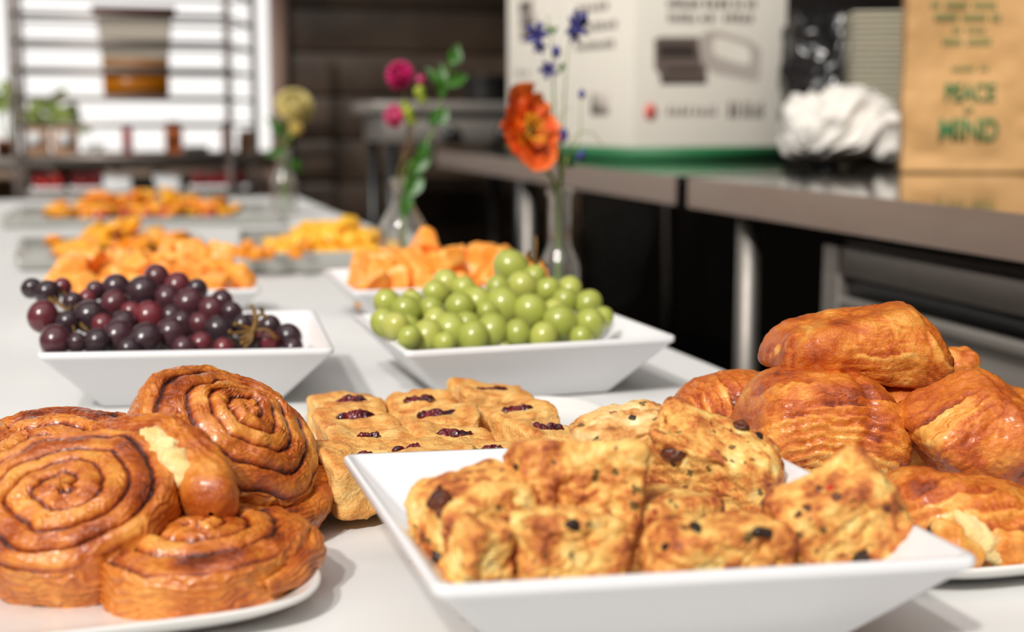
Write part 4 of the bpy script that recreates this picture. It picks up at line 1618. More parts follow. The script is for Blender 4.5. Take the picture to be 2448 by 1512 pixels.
for k, (px, py, l_, w_, nrm) in enumerate([(1352, 395, .035, .006, (.6, -.5, .5)), (1370, 400, .03, .004, (.9, -.3, .2)), (1345, 150, .018, .004, (.2, -.8, .3)), (1303, 60, .02, .0035, (-.2, -.8, .4)), (1322, 75, .018, .003, (.2, -.8, .4))]):
    o = link('leaf', leaf_mesh(l_, w_, k), M['leaf'], ls)
    orient(o, at(px, py, 1.985) - ls.location, nrm, k * 77)

# second bottle: pink flowers and a leafy green sprig
base2 = Vector((v2.location.x, v2.location.y, T + .01))
m2 = Vector((v2.location.x, v2.location.y, T + .172))


def pompom(root, loc, nrm, R, mt, layers=5, name='flower_head', petals=16, core=None):
    h = bpy.data.objects.new(name, None)
    COL.objects.link(h)
    h.parent = root
    orient(h, loc, nrm, 0)
    mb = MB()
    cnt = 0
    for L in range(layers):
        t = L / max(1, layers - 1)
        el = math.radians(5 + 78 * t)
        nn_ = int(petals * (1 - .6 * t))
        for k in range(nn_):
            a = 2 * math.pi * (k + .5 * (L % 2)) / nn_ + random.uniform(-.05, .05)
            P, Nn, Tt = superell(2, R * .34, R * .17, R * .035, 2.2)
            P[:, 2] += P[:, 0] ** 2 * 6 / max(R, .01) * .35
            R_ = Matrix.Rotation(a, 4, 'Z') @ Matrix.Rotation(-el, 4, 'Y') @ Matrix.Translation((R * .72, 0, 0))
            o = None
            mb.add(np.array([tuple(R_ @ Vector(q)) for q in P]), None, Tt)
    o = mb.build('petals', mt, h, smooth=True)
    P, Nn, Tt = superell(3, R * .62, R * .62, R * .6, 2)
    link('flower_core', np_mesh('flower_core', P, None, Tt), core or mt, h)
    return h


pk = thing('pink_zinnia', 'magenta pink flower highest in the middle bottle', 'flower', base2 + Vector((-.003, 0, 0)))
pp = at(958, 182, 2.42)
pompom(pk, pp - pk.location, (-.5, -.8, .2), .026, M['pink'])
stem_to(pk, [base2 + Vector((-.003, 0, 0)), m2 + Vector((-.004, 0, 0)), at(975, 330, 2.42), at(968, 240, 2.42), pp + Vector((.004, .008, -.01))], [.0022, .0022, .002, .0018, .0016], M['redstem'])
p2_ = at(1003, 192, 2.44)
pompom(pk, p2_ - pk.location, (.5, -.7, .3), .012, M['palepink'], 3, 'flower_bud', 8)
pk2 = thing('pink_zinnia', 'paler pink flower low in the middle bottle with yellow-green buds', 'flower', base2 + Vector((.004, .003, 0)))
pp = at(947, 278, 2.41)
pompom(pk2, pp - pk2.location, (-.8, -.6, .0), .021, M['palepink'])
stem_to(pk2, [base2 + Vector((.004, .003, 0)), m2 + Vector((-.006, .002, 0)), at(985, 350, 2.41), at(975, 290, 2.41), pp], [.002, .002, .0018, .0016, .0014], M['redstem'])
for (px, py, r_) in ((1003, 222, 15), (975, 272, 17), (985, 290, 11), (1010, 238, 12), (968, 255, 11)):
    o = link('flower_bud', bud_mesh(r_ / F * 2.45, r_ / F * 2.45 * 1.3), M['bud'], pk2)
    o.location = at(px, py, 2.41) - pk2.location
sg = thing('leafy_sprig', 'green leafy sprig standing in the middle bottle', 'foliage', base2 + Vector((.004, -.003, 0)))
stem_to(sg, [base2 + Vector((.004, -.003, 0)), m2 + Vector((.005, 0, 0)), at(1005, 370, 2.4), at(1040, 300, 2.4), at(1058, 220, 2.4), at(1075, 150, 2.4), at(1092, 105, 2.4)], [.0024, .0024, .002, .0018, .0016, .0012, .0008], M['stem'])
for k, (px, py, tx, ty, w_) in enumerate([(1078, 165, 1098, 105, 17), (1065, 205, 1120, 175, 17), (1060, 205, 1025, 160, 13), (1055, 235, 1060, 150, 14), (1045, 300, 1070, 255, 16), (1048, 262, 1028, 300, 13), (1075, 150, 1105, 130, 12),
                                         (985, 420, 1035, 345, 18), (975, 470, 1012, 405, 20), (1005, 380, 1020, 330, 13), (960, 520, 985, 450, 15)]):
    a, b_ = at(px, py, 2.39), at(tx, ty, 2.385)
    me = leaf_mesh((b_ - a).length, w_ / F * 2.5, k)
    o = link('leaf', me, M['leaf'], sg)
    o.location = a - sg.location
    o.rotation_mode = 'QUATERNION'
    y_ = (b_ - a).normalized()
    z_ = (Vector((0, -1, .35)) - y_ * Vector((0, -1, .35)).dot(y_)).normalized()
    x_ = y_.cross(z_)
    o.rotation_quaternion = Matrix((x_, y_, z_)).transposed().to_quaternion()

base3 = Vector((v3.location.x, v3.location.y, T + .01))
m3 = Vector((v3.location.x, v3.location.y, T + .19))
cf = thing('pompom_flower', 'round cream pompom flower in the farthest bottle', 'flower', base3)
pc3 = at(702, 262, 4.1)
pompom(cf, pc3 - base3, (.2, -.8, .55), .058, M['cream'], 6, 'flower_head', 22)
stem_to(cf, [base3, m3 + Vector((-.004, 0, 0)), at(690, 340, 4.1), pc3 + Vector((-.01, .02, -.02))], [.004, .004, .0035, .003], M['stem'])
cf2 = thing('small_yellow_flower', 'small yellow flower below the cream pompom', 'flower', base3 + Vector((.006, 0, 0)))
p_ = at(706, 308, 4.05)
pompom(cf2, p_ - cf2.location, (.2, -.9, .2), .022, simple('pale_yellow_petal', S(206, 178, 92), .6), 3, 'flower_head', 9)
stem_to(cf2, [cf2.location, m3 + Vector((.004, 0, 0)), p_ + Vector((0, .01, -.01))], .0028, M['stem'])
for k, (px, py) in enumerate(((672, 320), (680, 360), (668, 290), (690, 385))):
    o = link('leaf', leaf_mesh(.06, .014, k), M['leaf'], cf)
    orient(o, at(px, py, 4.08) - base3, (.3, -.9, .2), 30 + k * 70)


# ================================================================== steel work tables on the right
CT = T + .163


def wt_x(y):
    return .985 + .0275 * y


def work_table(y0, y1, label, legs):
    r = thing('steel_work_table', label, 'table', (wt_x((y0 + y1) / 2), (y0 + y1) / 2, 0), group='stainless steel work tables along the wall')
    L = r.location
    x0a, x0b = wt_x(y0) - L.x, wt_x(y1) - L.x
    xb = 2.06 - L.x
    ya, yb = y0 - L.y, y1 - L.y
    th = .004

    def prism(name, xa, xb_, xc, xd, z0, z1, mt):
        # xa,xb_ front x at near/far; xc,xd back x
        V = [(xa, ya, z0), (xc, ya, z0), (xd, yb, z0), (xb_, yb, z0), (xa, ya, z1), (xc, ya, z1), (xd, yb, z1), (xb_, yb, z1)]
        Pp = [(0, 3, 2, 1), (4, 5, 6, 7), (0, 1, 5, 4), (1, 2, 6, 5), (2, 3, 7, 6), (3, 0, 4, 7)]
        me = np_mesh(name, V, polys=Pp, smooth=False)
        return link(name, me, mt, r)
    prism('steel_top', x0a + .003, x0b + .003, xb, xb, CT - .006, CT, M['steel_top'])
    prism('front_edge', x0a, x0b, x0a + .004, x0b + .004, CT - .056, CT - .0005, M['steel_edge'])
    prism('underside', x0a + .006, x0b + .006, xb, xb, CT - .012, CT - .0065, M['black'])  # black stands in for the shade under the counter
    if y0 > 1:
        prism('lower_shelf', x0a + .12, x0b + .12, xb, xb, .22, .235, M['black'])  # painted black so the space below the counter stays dark
    for (lx, ly) in legs:
        mb = MB().tube([(lx - L.x, ly - L.y, .0), (lx - L.x, ly - L.y, CT - .012)], .0205, 16, 2)
        o = mb.build('leg', M['steel'], r, smooth=True)
        mb = MB().tube([(0, 0, 0), (0, 0, .05)], .026, 12, 2)
        f = mb.build('foot', M['steel'], o, smooth=True)
        f.location = (lx - L.x, ly - L.y, 0)
    return r


work_table(.35, 2.52, 'near stainless steel work table carrying the paper bag', [(wt_x(2.33) + .045, 2.33)])
work_table(2.585, 5.0, 'far stainless steel work table carrying the white carton', [(wt_x(3.88) + .045, 3.88), (1.98, 4.9), (1.9, 2.75)])

# under-counter refrigerator
fr = thing('undercounter_refrigerator', 'grey steel undercounter refrigerator beneath the near work table', 'refrigerator', (1.09, 1.2, 0))


def fbx(name, x0, x1, y0, y1, z0, z1, mt, par=fr, bev=0):
    mb = MB()
    ang = math.atan(.0275)
    mb.box(x0, x1, y0, y1, z0, z1)
    o = mb.build(name, mt, par, bevel=bev)
    return o


fr.rotation_euler = (0, 0, -math.atan(.0275))
fbx('body', .02, .85, -.85, .85, .1, CT - .085, M['fridge'])
fbx('front_rail', -.012, .02, -.85, .85, CT - .135, CT - .088, M['fridge'], bev=.004)
d1 = fbx('drawer', -.004, .02, -.845, .80, .45, CT - .175, M['fridge'], bev=.004)
fbx('drawer_lip', -.018, -.0041, -.845, .80, CT - .185, CT - .165, M['fridge'], d1, bev=.004)
fbx('lip_shade_strip', .0, .019, -.845, .80, CT - .164, CT - .14, M['black'], d1)  # black strip stands for the shadow between rail and drawer lip
d2 = fbx('drawer', -.004, .02, -.845, .80, .12, .435, M['fridge'], bev=.004)
fbx('side_post', -.016, .02, .805, .86, .1, CT - .088, M['steel'], bev=.003)
for yy in (-.75, .75):
    MB().tube([(.06, yy, 0), (.06, yy, .1)], .02, 10, 2).build('foot', M['black'], fr)


# ---------------- white carton with green band
def on_view(px, dep):
    """world xy of the point seen in column px at depth dep along the view"""
    lat = (px - 1224) / F * dep
    hd = dep * (math.cos(PHI) + 0)
    return Vector((lat * math.cos(YAW) + dep * math.sin(YAW), dep * math.cos(YAW) - lat * math.sin(YAW)))


bc = on_view(1508, 3.72)
cx = thing('carton', 'tall white carton with a green base band and printed container picture', 'box', (bc.x, bc.y, CT + .0006))
al = -YAW + math.radians(26)
cx.rotation_euler = (0, 0, al)
Wr, Wl, HB_ = .485, .74, .56
# right face lies in the local plane y=0 (x from 0 to Wr), left face in the plane x=0 (y from 0 to Wl)
MB().box(0, Wr, 0, Wl, 0, HB_).build('carton_body', M['carton'], cx, bevel=.003)
MB().box(-.0008, Wr + .0008, -.0008, Wl + .0008, .001, .037).build('green_band', M['green'], cx)
MB().box(Wr * .45, Wr * .56, .1, Wl * .9, HB_ - .0, HB_ + .0008).build('tape', M['palink'], cx)


def pr(x0, x1, z0, z1, mb):          # print on the right face
    mb.box(x0, x1, -.0012, -.0002, z0, z1)


def fx(px):
    """x on the right face under photo column px"""
    lo, hi = 0., Wr
    for _ in range(30):
        mid = (lo + hi) / 2
        w_ = Vector((bc.x + mid * math.cos(al), bc.y + mid * math.sin(al), CT)) - CAM
        if 1224 + F * w_.dot(rt) / w_.dot(fw) < px:
            lo = mid
        else:
            hi = mid
    return lo


def fy(px):
    lo, hi = 0., Wl
    for _ in range(30):
        mid = (lo + hi) / 2
        w_ = Vector((bc.x - mid * math.sin(al), bc.y + mid * math.cos(al), CT)) - CAM
        if 1224 + F * w_.dot(rt) / w_.dot(fw) > px:
            lo = mid
        else:
            hi = mid
    return lo


def fz(px, py, xloc=None, left=False):
    w0 = (fy(px) if left else fx(px))
    if left:
        p0 = Vector((bc.x - w0 * math.sin(al), bc.y + w0 * math.cos(al), 0))
    else:
        p0 = Vector((bc.x + w0 * math.cos(al), bc.y + w0 * math.sin(al), 0))
    d = fw + rt * ((px - 1224) / F) + up * ((756 - py) / F)
    t = (p0.x * fw.x + p0.y * fw.y) / (d.x * fw.x + d.y * fw.y)
    return CAM.z + d.z * t - (CT + .0006)


def bars(name, rows, mt, left=False):
    """rows of illegible print: words as thin blocks"""
    mb = MB()
    for (py, hpx, words) in rows:
        for (a, b_) in words:
            xa, xb_ = (fy(b_), fy(a)) if left else (fx(a), fx(b_))
            z0, z1 = fz((a + b_) / 2, py + hpx / 2, left=left), fz((a + b_) / 2, py - hpx / 2, left=left)
            # letters
            nl = max(2, int((b_ - a) / 13))
            for k in range(nl):
                u0 = xa + (xb_ - xa) * k / nl
                u1 = xa + (xb_ - xa) * (k + .68) / nl
                sh = (z1 - z0) * (.22 if (k * 7 + int(a)) % 3 == 0 else 0)
                if left:
                    mb.box(-.0012, -.0002, u0, u1, z0, z1 - sh)
                else:
                    mb.box(u0, u1, -.0012, -.0002, z0, z1 - sh)
    o = mb.build(name, mt, cx)
    o['kind'] = 'stuff'
    return o


bars('printed_text', [(8, 22, [(1590, 1668), (1676, 1740), (1748, 1768), (1776, 1800)]), (42, 20, [(1592, 1660), (1668, 1705), (1722, 1795)])], M['ink'])
bars('printed_text', [(18, 16, [(1375, 1450)]), (62, 18, [(1385, 1470)]), (108, 18, [(1372, 1465)])], M['ink'], left=True)
bars('printed_text', [(172, 16, [(1230, 1265)])], M['palink'], left=True)
bars('printed_text', [(262, 26, [(1592, 1650), (1655, 1712)])], M['palink'])
bars('barcode', [(262, 38, [(1738, 1768), (1774, 1796), (1800, 1824)])], M['ink'])
mb = MB()
xa, xb_ = fy(1455), fy(1412)
mb.box(-.0012, -.0002, xa, xb_, fz(1433, 275, left=True), fz(1433, 222, left=True))
mb.build('printed_square', M['palink'], cx)
mb = MB()
for (a, b_, y0_, y1_) in ((1242, 1272, 0, 32), (1244, 1278, 36, 62), (1246, 1280, 66, 98)):
    mb.box(-.0012, -.0002, fy(b_), fy(a), fz((a + b_) / 2, y1_, left=True), fz((a + b_) / 2, y0_, left=True))
mb.build('printed_symbols', M['ink'], cx)
# red round mark
V, Q = lathe([(.0001, .0), (.019, .0), (.019, .001), (.0001, .001)], 28)
o = link('red_round_mark', np_mesh('red_round_mark', V, Q, smooth=False), M['redink'], cx)
o.location = (fx(1553), -.0002, fz(1553, 268))
o.rotation_euler = (math.pi / 2, 0, 0)
o.scale = (1, 1.15, 1)


def poly_face(name, pts, mt, off=.001, thick=.0008):
    """flat printed shape on the right face, outline given in photo pixels"""
    L_ = [(fx(a), fz(a, b_)) for a, b_ in pts]
    n_ = len(L_)
    V = [(x, -off - thick, z) for x, z in L_] + [(x, -off, z) for x, z in L_]
    Pp = [tuple(range(n_)), tuple(range(2 * n_ - 1, n_ - 1, -1))] + [(k, (k + 1) % n_ + n_ * 0, (k + 1) % n_ + n_, k + n_) for k in range(n_)]
    me = np_mesh(name, V, polys=Pp, smooth=False)
    return link(name, me, mt, cx)


M['midink'] = simple('warm_grey_ink', S(112, 98, 92), .6)
M['lightink'] = simple('light_grey_ink', S(186, 176, 168), .6)
poly_face('printed_container', [(1560, 95), (1572, 88), (1665, 88), (1672, 150), (1685, 160), (1686, 200), (1578, 202), (1572, 175), (1562, 165)], M['midink'], .0002)
poly_face('printed_container_slot', [(1572, 106), (1655, 106), (1655, 122), (1572, 122)], M['darkink'], .0011)
poly_face('printed_container_slot', [(1572, 124), (1658, 124), (1658, 138), (1572, 138)], M['darkink'], .0011)
poly_face('printed_container_slot', [(1590, 162), (1668, 162), (1672, 172), (1588, 172)], M['darkink'], .0011)
poly_face('printed_container_slot', [(1576, 187), (1684, 187), (1684, 200), (1576, 200)], M['darkink'], .0011)
poly_face('printed_lid', [(1668, 84), (1690, 72), (1720, 76), (1790, 98), (1812, 118), (1812, 185), (1800, 194), (1700, 174), (1672, 150)], M['lightink'], .0002)
poly_face('printed_lid_window', [(1700, 92), (1720, 90), (1775, 108), (1788, 122), (1788, 150), (1775, 156), (1712, 138), (1698, 126)], M['carton'], .0011)

# ---------------- crumpled white cloth
def crumple_fn(P, Nn, s):
    q = P - np.array([-.09, -.06, -.09])
    r_ = np.linalg.norm(q, axis=1) + 1e-6
    a = np.arctan2(q[:, 2], q[:, 0])
    b_ = np.arctan2(q[:, 1], q[:, 0])
    f = np.stack([a * 4.0 + fbm(P, .09, 2, s + 6) * .8, b_ * 3.0, r_ * 4], 1)
    d = ridged(f, 1.0, 2, s) * .018 * np.clip(r_ / .12, .3, 1) + fbm(P, .06, 2, s + 4) * .006
    return P + Nn * d[:, None], np.zeros(len(P))


nb = on_view(2006, 3.27)
P, Nn, Tt = facet(6, [(-1, 0, 0, .118), (0, 0, -1, .066), (-.25, -.3, 1, .060), (.55, -.2, 1, .078), (1, 0, .2, .118), (0, -1, .5, .07), (0, -1, -.4, .078), (0, 1, 0, .075)], 7)
P, _ = crumple_fn(P, Nn, 702)
o = link('crumpled_cloth', np_mesh('crumpled_cloth', P, None, Tt), M['napkin'])
o.location = (nb.x, nb.y, CT + .001 - P[:, 2].min())
o.rotation_euler = (0, 0, -YAW - .1)
tag(o, 'crumpled white napkins heaped on the counter beside the paper bag', 'cloth')
# black plastic bag behind
nb = on_view(1955, 3.78)
me = blob(5, .10, .08, .185, 3.0, 733, crumple_fn)
o = link('black_bag', me, M['blackbag'])
o.location = (nb.x, nb.y, CT + .205)
o.rotation_euler = (0, 0, -YAW)
tag(o, 'crumpled black plastic bag standing behind the white napkins', 'bag')

# ---------------- stack of takeout containers
sp = on_view(2105, 3.52)
me = ring_mesh('takeout_container', [rring(.072, .012, 0), rring(.080, .016, .006), rring(.094, .018, .0068), rring(.094, .018, .0112), rring(.086, .016, .0115), rring(.080, .012, .0095), rring(.04, .01, .0095)])
me.materials.append(M['container'])
NS = 28
for k in range(NS):
    o = bpy.data.objects.new('takeout_container', me)
    COL.objects.link(o)
    o.location = (sp.x + random.uniform(-.0012, .0012), sp.y + random.uniform(-.0012, .0012), CT + .0008 + k * .0130)
    o.rotation_euler = (0, 0, -YAW - .12 + random.uniform(-.01, .01))
    ORD = ['second', 'third', 'fourth', 'fifth', 'sixth', 'seventh', 'eighth', 'ninth', 'tenth', 'eleventh', 'twelfth', 'thirteenth', 'fourteenth']
    lab = 'lowest off-white takeout container of the tall stack' if k == 0 else 'topmost off-white takeout container of the tall stack' if k == NS - 1 else \
        ('off-white takeout container, %s from the bottom of the tall stack' % ORD[k - 1] if k < 14 else 'off-white takeout container, %s from the top of the tall stack' % ORD[NS - 2 - k])
    tag(o, lab, 'container', 'stacked takeout containers on the counter')

# ---------------- brown paper bag
pb = on_view(2320, 3.02)
bag = thing('paper_bag', 'brown kraft paper bag with green lettering at the right edge', 'bag', (pb.x, pb.y, CT + .0006), (0, 0, -YAW - .22))
bw, bd, bh = .150, .08, .46
nu, nv = 50, 60
u = np.linspace(0, 1, nv)
ring = []
per = []
for k in range(120):
    t = k / 120 * 2 * (2 * bw + 2 * bd)
    if t < 2 * bw:
        per.append((-bw + t, -bd))
    elif t < 2 * bw + 2 * bd:
        per.append((bw, -bd + t - 2 * bw))
    elif t < 4 * bw + 2 * bd:
        per.append((bw - (t - 2 * bw - 2 * bd), bd))
    else:
        per.append((-bw, bd - (t - 4 * bw - 2 * bd)))
per = np.array(per)
V = []
for z in np.linspace(0, bh, nv):
    for (x, y) in per:
        V.append((x * (1 + .02 * z / bh), y, z))
V = np.array(V)


def bag_dent(V):
    return (fbm(V, .12, 3, 811) * .007 + ridged(V, .10, 2, 817) * .0035) * np.clip(V[:, 2] / .03, 0, 1)


V[:, 1] += bag_dent(V) * np.where(V[:, 1] < 0, 1, -1)
V[:, 0] += fbm(V, .15, 2, 819) * .004 * np.clip(V[:, 2] / .05, 0, 1)
i = (np.arange(nv - 1)[:, None] * 120 + np.arange(120)[None, :])
j = (np.arange(nv - 1)[:, None] * 120 + (np.arange(120)[None, :] + 1) % 120)
Q = np.stack([i, j, j + 120, i + 120], -1).reshape(-1, 4)
o = link('bag_paper', np_mesh('bag_paper', V, Q), M['paper'], bag)
so = o.modifiers.new('thick', 'SOLIDIFY')
so.thickness = .0006
MB().box(-bw + .002, bw - .002, -bd + .004, bd - .002, .0002, .001).build('bag_base', M['paper'], bag)


def on_bag(P):
    """lay flat print (x, depth, z) on the dented front of the bag"""
    Q = np.array([(p[0], -bd, p[2]) for p in P])
    y = -bd + bag_dent(Q)
    return np.stack([Q[:, 0], y + np.array([p[1] for p in P]), Q[:, 2]], 1)


def text(body, x, z, wid, hei, mt, parent, bold):
    cu = bpy.data.curves.new('printed_word', 'FONT')
    cu.body = body
    cu.size = 1
    cu.align_x = 'CENTER'
    cu.align_y = 'CENTER'
    cu.offset = bold
    cu.resolution_u = 4
    tmp = bpy.data.objects.new('tmp', cu)
    COL.objects.link(tmp)
    bpy.context.view_layer.update()
    me = bpy.data.meshes.new_from_object(tmp.evaluated_get(bpy.context.evaluated_depsgraph_get()))
    bpy.data.objects.remove(tmp)
    v = np.array([q.co[:] for q in me.vertices])
    lo, hi = v.min(0), v.max(0)
    X_ = (v[:, 0] - (lo[0] + hi[0]) / 2) / (hi[0] - lo[0]) * wid + x
    Z_ = (v[:, 1] - (lo[1] + hi[1]) / 2) / (hi[1] - lo[1]) * hei + z
    P = on_bag(np.stack([X_, np.full(len(X_), -.0022), Z_], 1))
    for k, q in enumerate(me.vertices):
        q.co = P[k]
    bm = bmesh.new()
    bm.from_mesh(me)
    bmesh.ops.remove_doubles(bm, verts=bm.verts, dist=1e-6)
    ext = bmesh.ops.extrude_face_region(bm, geom=bm.faces[:])
    for g_ in ext['geom']:
        if isinstance(g_, bmesh.types.BMVert):
            g_.co.y += .0008
    bm.to_mesh(me)
    bm.free()
    o = link('printed_word', me, mt, parent)
    o['kind'] = 'stuff'
    return o


def bag_local(px, py):
    """point on the bag's printed side under a photo pixel (local x, z)"""
    bpy.context.view_layer.update()
    inv = bag.matrix_world.inverted()
    d = inv.to_3x3() @ (fw + rt * ((px - 1224) / F) + up * ((756 - py) / F))
    o_ = inv @ CAM
    t = (-bd - .006 - o_.y) / d.y
    q = o_ + d * t
    return q.x, q.z


for body, px, py, hpx, wpx in (('PEACE', 2320, 222, 46, 122), ('OF', 2315, 265, 14, 22), ('MIND', 2316, 311, 56, 142)):
    x, z = bag_local(px, py)
    hei = bag_local(px, py - hpx / 2)[1] - bag_local(px, py + hpx / 2)[1]
    wid = bag_local(px + wpx / 2, py)[0] - bag_local(px - wpx / 2, py)[0]
    text(body, x, z, wid, hei, M['greenink'], bag, .035)
for (px, py, wpx, hpx) in ((2312, 12, 170, 16), (2315, 42, 160, 18), (2318, 72, 80, 12), (2320, 100, 130, 16), (2316, 165, 100, 10)):
    mb = MB()
    n_ = int(wpx / 11)
    for k in range(n_):
        if (k * 5 + px) % 6 == 0:
            continue
        a_, z0 = bag_local(px - wpx / 2 + wpx * k / n_, py + hpx / 2)
        b_, z1 = bag_local(px - wpx / 2 + wpx * (k + .7) / n_, py - hpx / 2)
        P = on_bag([(a_, -.0022, z0), (b_, -.0022, z0), (b_, -.0022, z1), (a_, -.0022, z1), (a_, -.0014, z0), (b_, -.0014, z0), (b_, -.0014, z1), (a_, -.0014, z1)])
        mb.add(P, [(0, 1, 2, 3), (7, 6, 5, 4), (0, 4, 5, 1), (1, 5, 6, 2), (2, 6, 7, 3), (3, 7, 4, 0)])
    mb.build('small_print', M['greenink'], bag)['kind'] = 'stuff'

# ---------------- far appliances
gd = thing('steel_griddle', 'blurred steel griddle on a stand by the dark planked wall', 'appliance', (1.25, 5.6, 0))
MB().box(-.28, .36, -.2, .3, 1.045, 1.09).build('griddle_rim', M['steel'], gd, bevel=.006)
MB().box(-.23, .36, -.17, .3, .93, 1.044).build('griddle_body', M['steel'], gd, bevel=.004)
for x in (.03, .24):
    V, Q = lathe([(.001, 0), (.036, 0), (.032, .03), (.001, .032)], 20)
    o = link('control_knob', np_mesh('control_knob', V, Q), M['black'], gd)
    o.location = (x, -.17, .965)
    o.rotation_euler = (math.pi / 2, 0, 0)
for x in (-.2, .32):
    for y in (-.14, .27):
        MB().box(x - .02, x + .02, y - .02, y + .02, 0, .93).build('leg', M['black'], gd)
MB().box(-.2, .34, -.15, .28, .3, .32).build('lower_shelf', M['black'], gd)
V, Q = lathe([(.001, 0), (.075, 0), (.085, .01), (.09, .10), (.094, .104), (.086, .104), (.08, .012), (.001, .01)], 28)
pot = thing('stock_pot', 'round black pot standing on the steel griddle', 'pot', (1.45, 5.55, 1.0905))
link('pot_body', np_mesh('pot_body', V, Q), M['black'], pot)
MB().tube([(-.088, 0, .08), (-.125, -.02, .085), (-.125, .02, .085), (-.088, 0.01, .08)], .006, 8, 4).build('handle', M['black'], pot, smooth=True)

# ================================================================== baker's rack and its tub
rk = thing('bakers_rack', 'tall aluminium sheet pan rack against the bright window', 'rack', (0.0, 5.35, 0))
pA, pB = at(40, 400, 5.25), at(551, 400, 5.25)
pC, pD = at(612, 380, 5.72), at(60, 380, 5.62)
ZT = 1.75
for q in (pA, pB, pC, pD):
    l_ = q - rk.location
    MB().box(l_.x - .012, l_.x + .012, l_.y - .012, l_.y + .012, .10, ZT).build('post', M['rack'], rk, bevel=.002)
    V, Q = lathe([(.001, -.012), (.04, -.012), (.045, -.006), (.045, .006), (.04, .012), (.001, .012)], 20)
    o = link('caster', np_mesh('caster', V, Q), M['black'], rk)
    o.location = (l_.x, l_.y, .048)
    o.rotation_euler = (math.pi / 2, 0, .3)


def beam(a, b_, z, name, w_=.006, h_=.011):
    a, b_ = Vector((a.x, a.y, 0)) - Vector((rk.location.x, rk.location.y, 0)), Vector((b_.x, b_.y, 0)) - Vector((rk.location.x, rk.location.y, 0))
    d = (b_ - a)
    ang = math.atan2(d.y, d.x)
    Mx = Matrix.Translation(a) @ Matrix.Rotation(ang, 4, 'Z')
    mb = MB().box(0, d.length, -w_, w_, z - h_ / 2, z + h_ / 2, Mx)
    return mb.build(name, M['rack'], rk)


for py in (-30, 38, 103, 169, 236, 300, 378):
    zz = at(300, py, 5.25).z
    beam(pA, pB, zz, 'ledge', .014, .017)
    z2 = zz
    beam(pD, pC, z2, 'ledge', .014, .010)
    beam(pB, pC, zz, 'cross_bar', .006, .010)
zt = at(300, 236, 5.25).z + .010
tub = thing('food_tub', 'frosted square tub of amber soup with a maroon lid on the rack', 'tub', tuple(at(326, 236, 5.45).xy) + (zt,))
sc_ = 5.5 / F
MB().box(-70 * sc_, 70 * sc_, -.1, .1, 0, 8 * sc_).build('tub_base', M['broth'], tub)
MB().box(-71 * sc_, 71 * sc_, -.1, .1, 8 * sc_, 48 * sc_).build('amber_soup', M['amber'], tub)
MB().box(-72 * sc_, 72 * sc_, -.1, .1, 48 * sc_, 84 * sc_).build('brown_froth', M['broth'], tub)
V, Q, n_ = loft([rring(72 * sc_, .01, 84 * sc_, half_y=.1), rring(82 * sc_, .01, 180 * sc_, half_y=.11)])
me = np_mesh('tub_wall', V, polys=[tuple(q) for q in Q], smooth=False)
link('tub_wall', me, M['frost'], tub)
MB().box(-90 * sc_, 90 * sc_, -.12, .12, 180 * sc_, 196 * sc_).build('lid', M['maroon'], tub, bevel=.003)
# two flat runners under the tub
for dy in (-.16, .16):
    pass

# ================================================================== things beyond the rack
dt = thing('display_table', 'low steel table in front of the window behind the rack', 'table', (-.2, 6.0, 0))
DT = .87
MB().box(-1.6, .78, -.22, .18, DT - .03, DT).build('tabletop', M['steel'], dt, bevel=.003)
for x in (-1.5, .7):
    for y in (-.18, .14):
        MB().box(x - .02, x + .02, y - .02, y + .02, 0, DT - .03).build('leg', M['steel'], dt)


def pix_box(name, x0, x1, y0, y1, Yd, dep, mt, label, cat, group=None):
    a, b_ = at(x0, y0, Yd), at(x1, y1, Yd)
    z1, z0 = a.z, DT + .0008
    h = max(.03, at((x0 + x1) / 2, y0, Yd).z - z0)
    r = thing(name, label, cat, ((a.x + b_.x) / 2, Yd + dep / 2, z0), group=group)
    w_ = (b_.x - a.x) / 2
    o = MB().box(-w_, w_, -dep / 2, dep / 2, 0, h).build('box_body', mt, r, bevel=.004)
    return r, w_, h, dep


for (x0, x1, y0, y1, mt, nm, lb, cat) in ((50, 118, 300, 385, 'cardboard', 'cardboard_box', 'brown cardboard box at the far left behind the rack', 'box'), (124, 188, 300, 385, 'cardboard', 'cardboard_box', 'second brown cardboard box behind the rack', 'box'),
                                         (205, 250, 345, 385, 'white', 'paper_carton', 'low white carton behind the rack beside the brown boxes', 'box'), (442, 500, 350, 385, 'white', 'paper_carton', 'low white carton at the right behind the rack', 'box')):
    r, w_, h, dep = pix_box(nm, x0, x1, y0, y1, 5.88, .14, M[mt], lb, cat)
    MB().box(-w_ * .55, w_ * .55, -dep / 2 - .001, -dep / 2 - .0002, h * .35, h * .8).build('label_patch', M['white'] if mt == 'cardboard' else M['carton'], r)
    MB().box(-w_ * .08, w_ * .08, -dep / 2, dep / 2, h + .0002, h + .001).build('tape', M['palink'], r)
for (x0, x1, y0, mt, lb) in ((292, 318, 306, 'red', 'narrow red packet behind the rack'), (395, 438, 302, 'orangep', 'orange paper packet behind the rack'), (532, 560, 302, 'orangep', 'orange paper packet by the right rack post'), (572, 612, 322, 'cardboard', 'tan paper packet right of the rack post')):
    r, w_, h, dep = pix_box('paper_packet', x0, x1, y0, 385, 5.93, .08, M[mt], lb, 'packet')
    MB().box(-w_ * .8, w_ * .8, -.004, .004, h, h + .02).build('folded_top', M[mt], r)

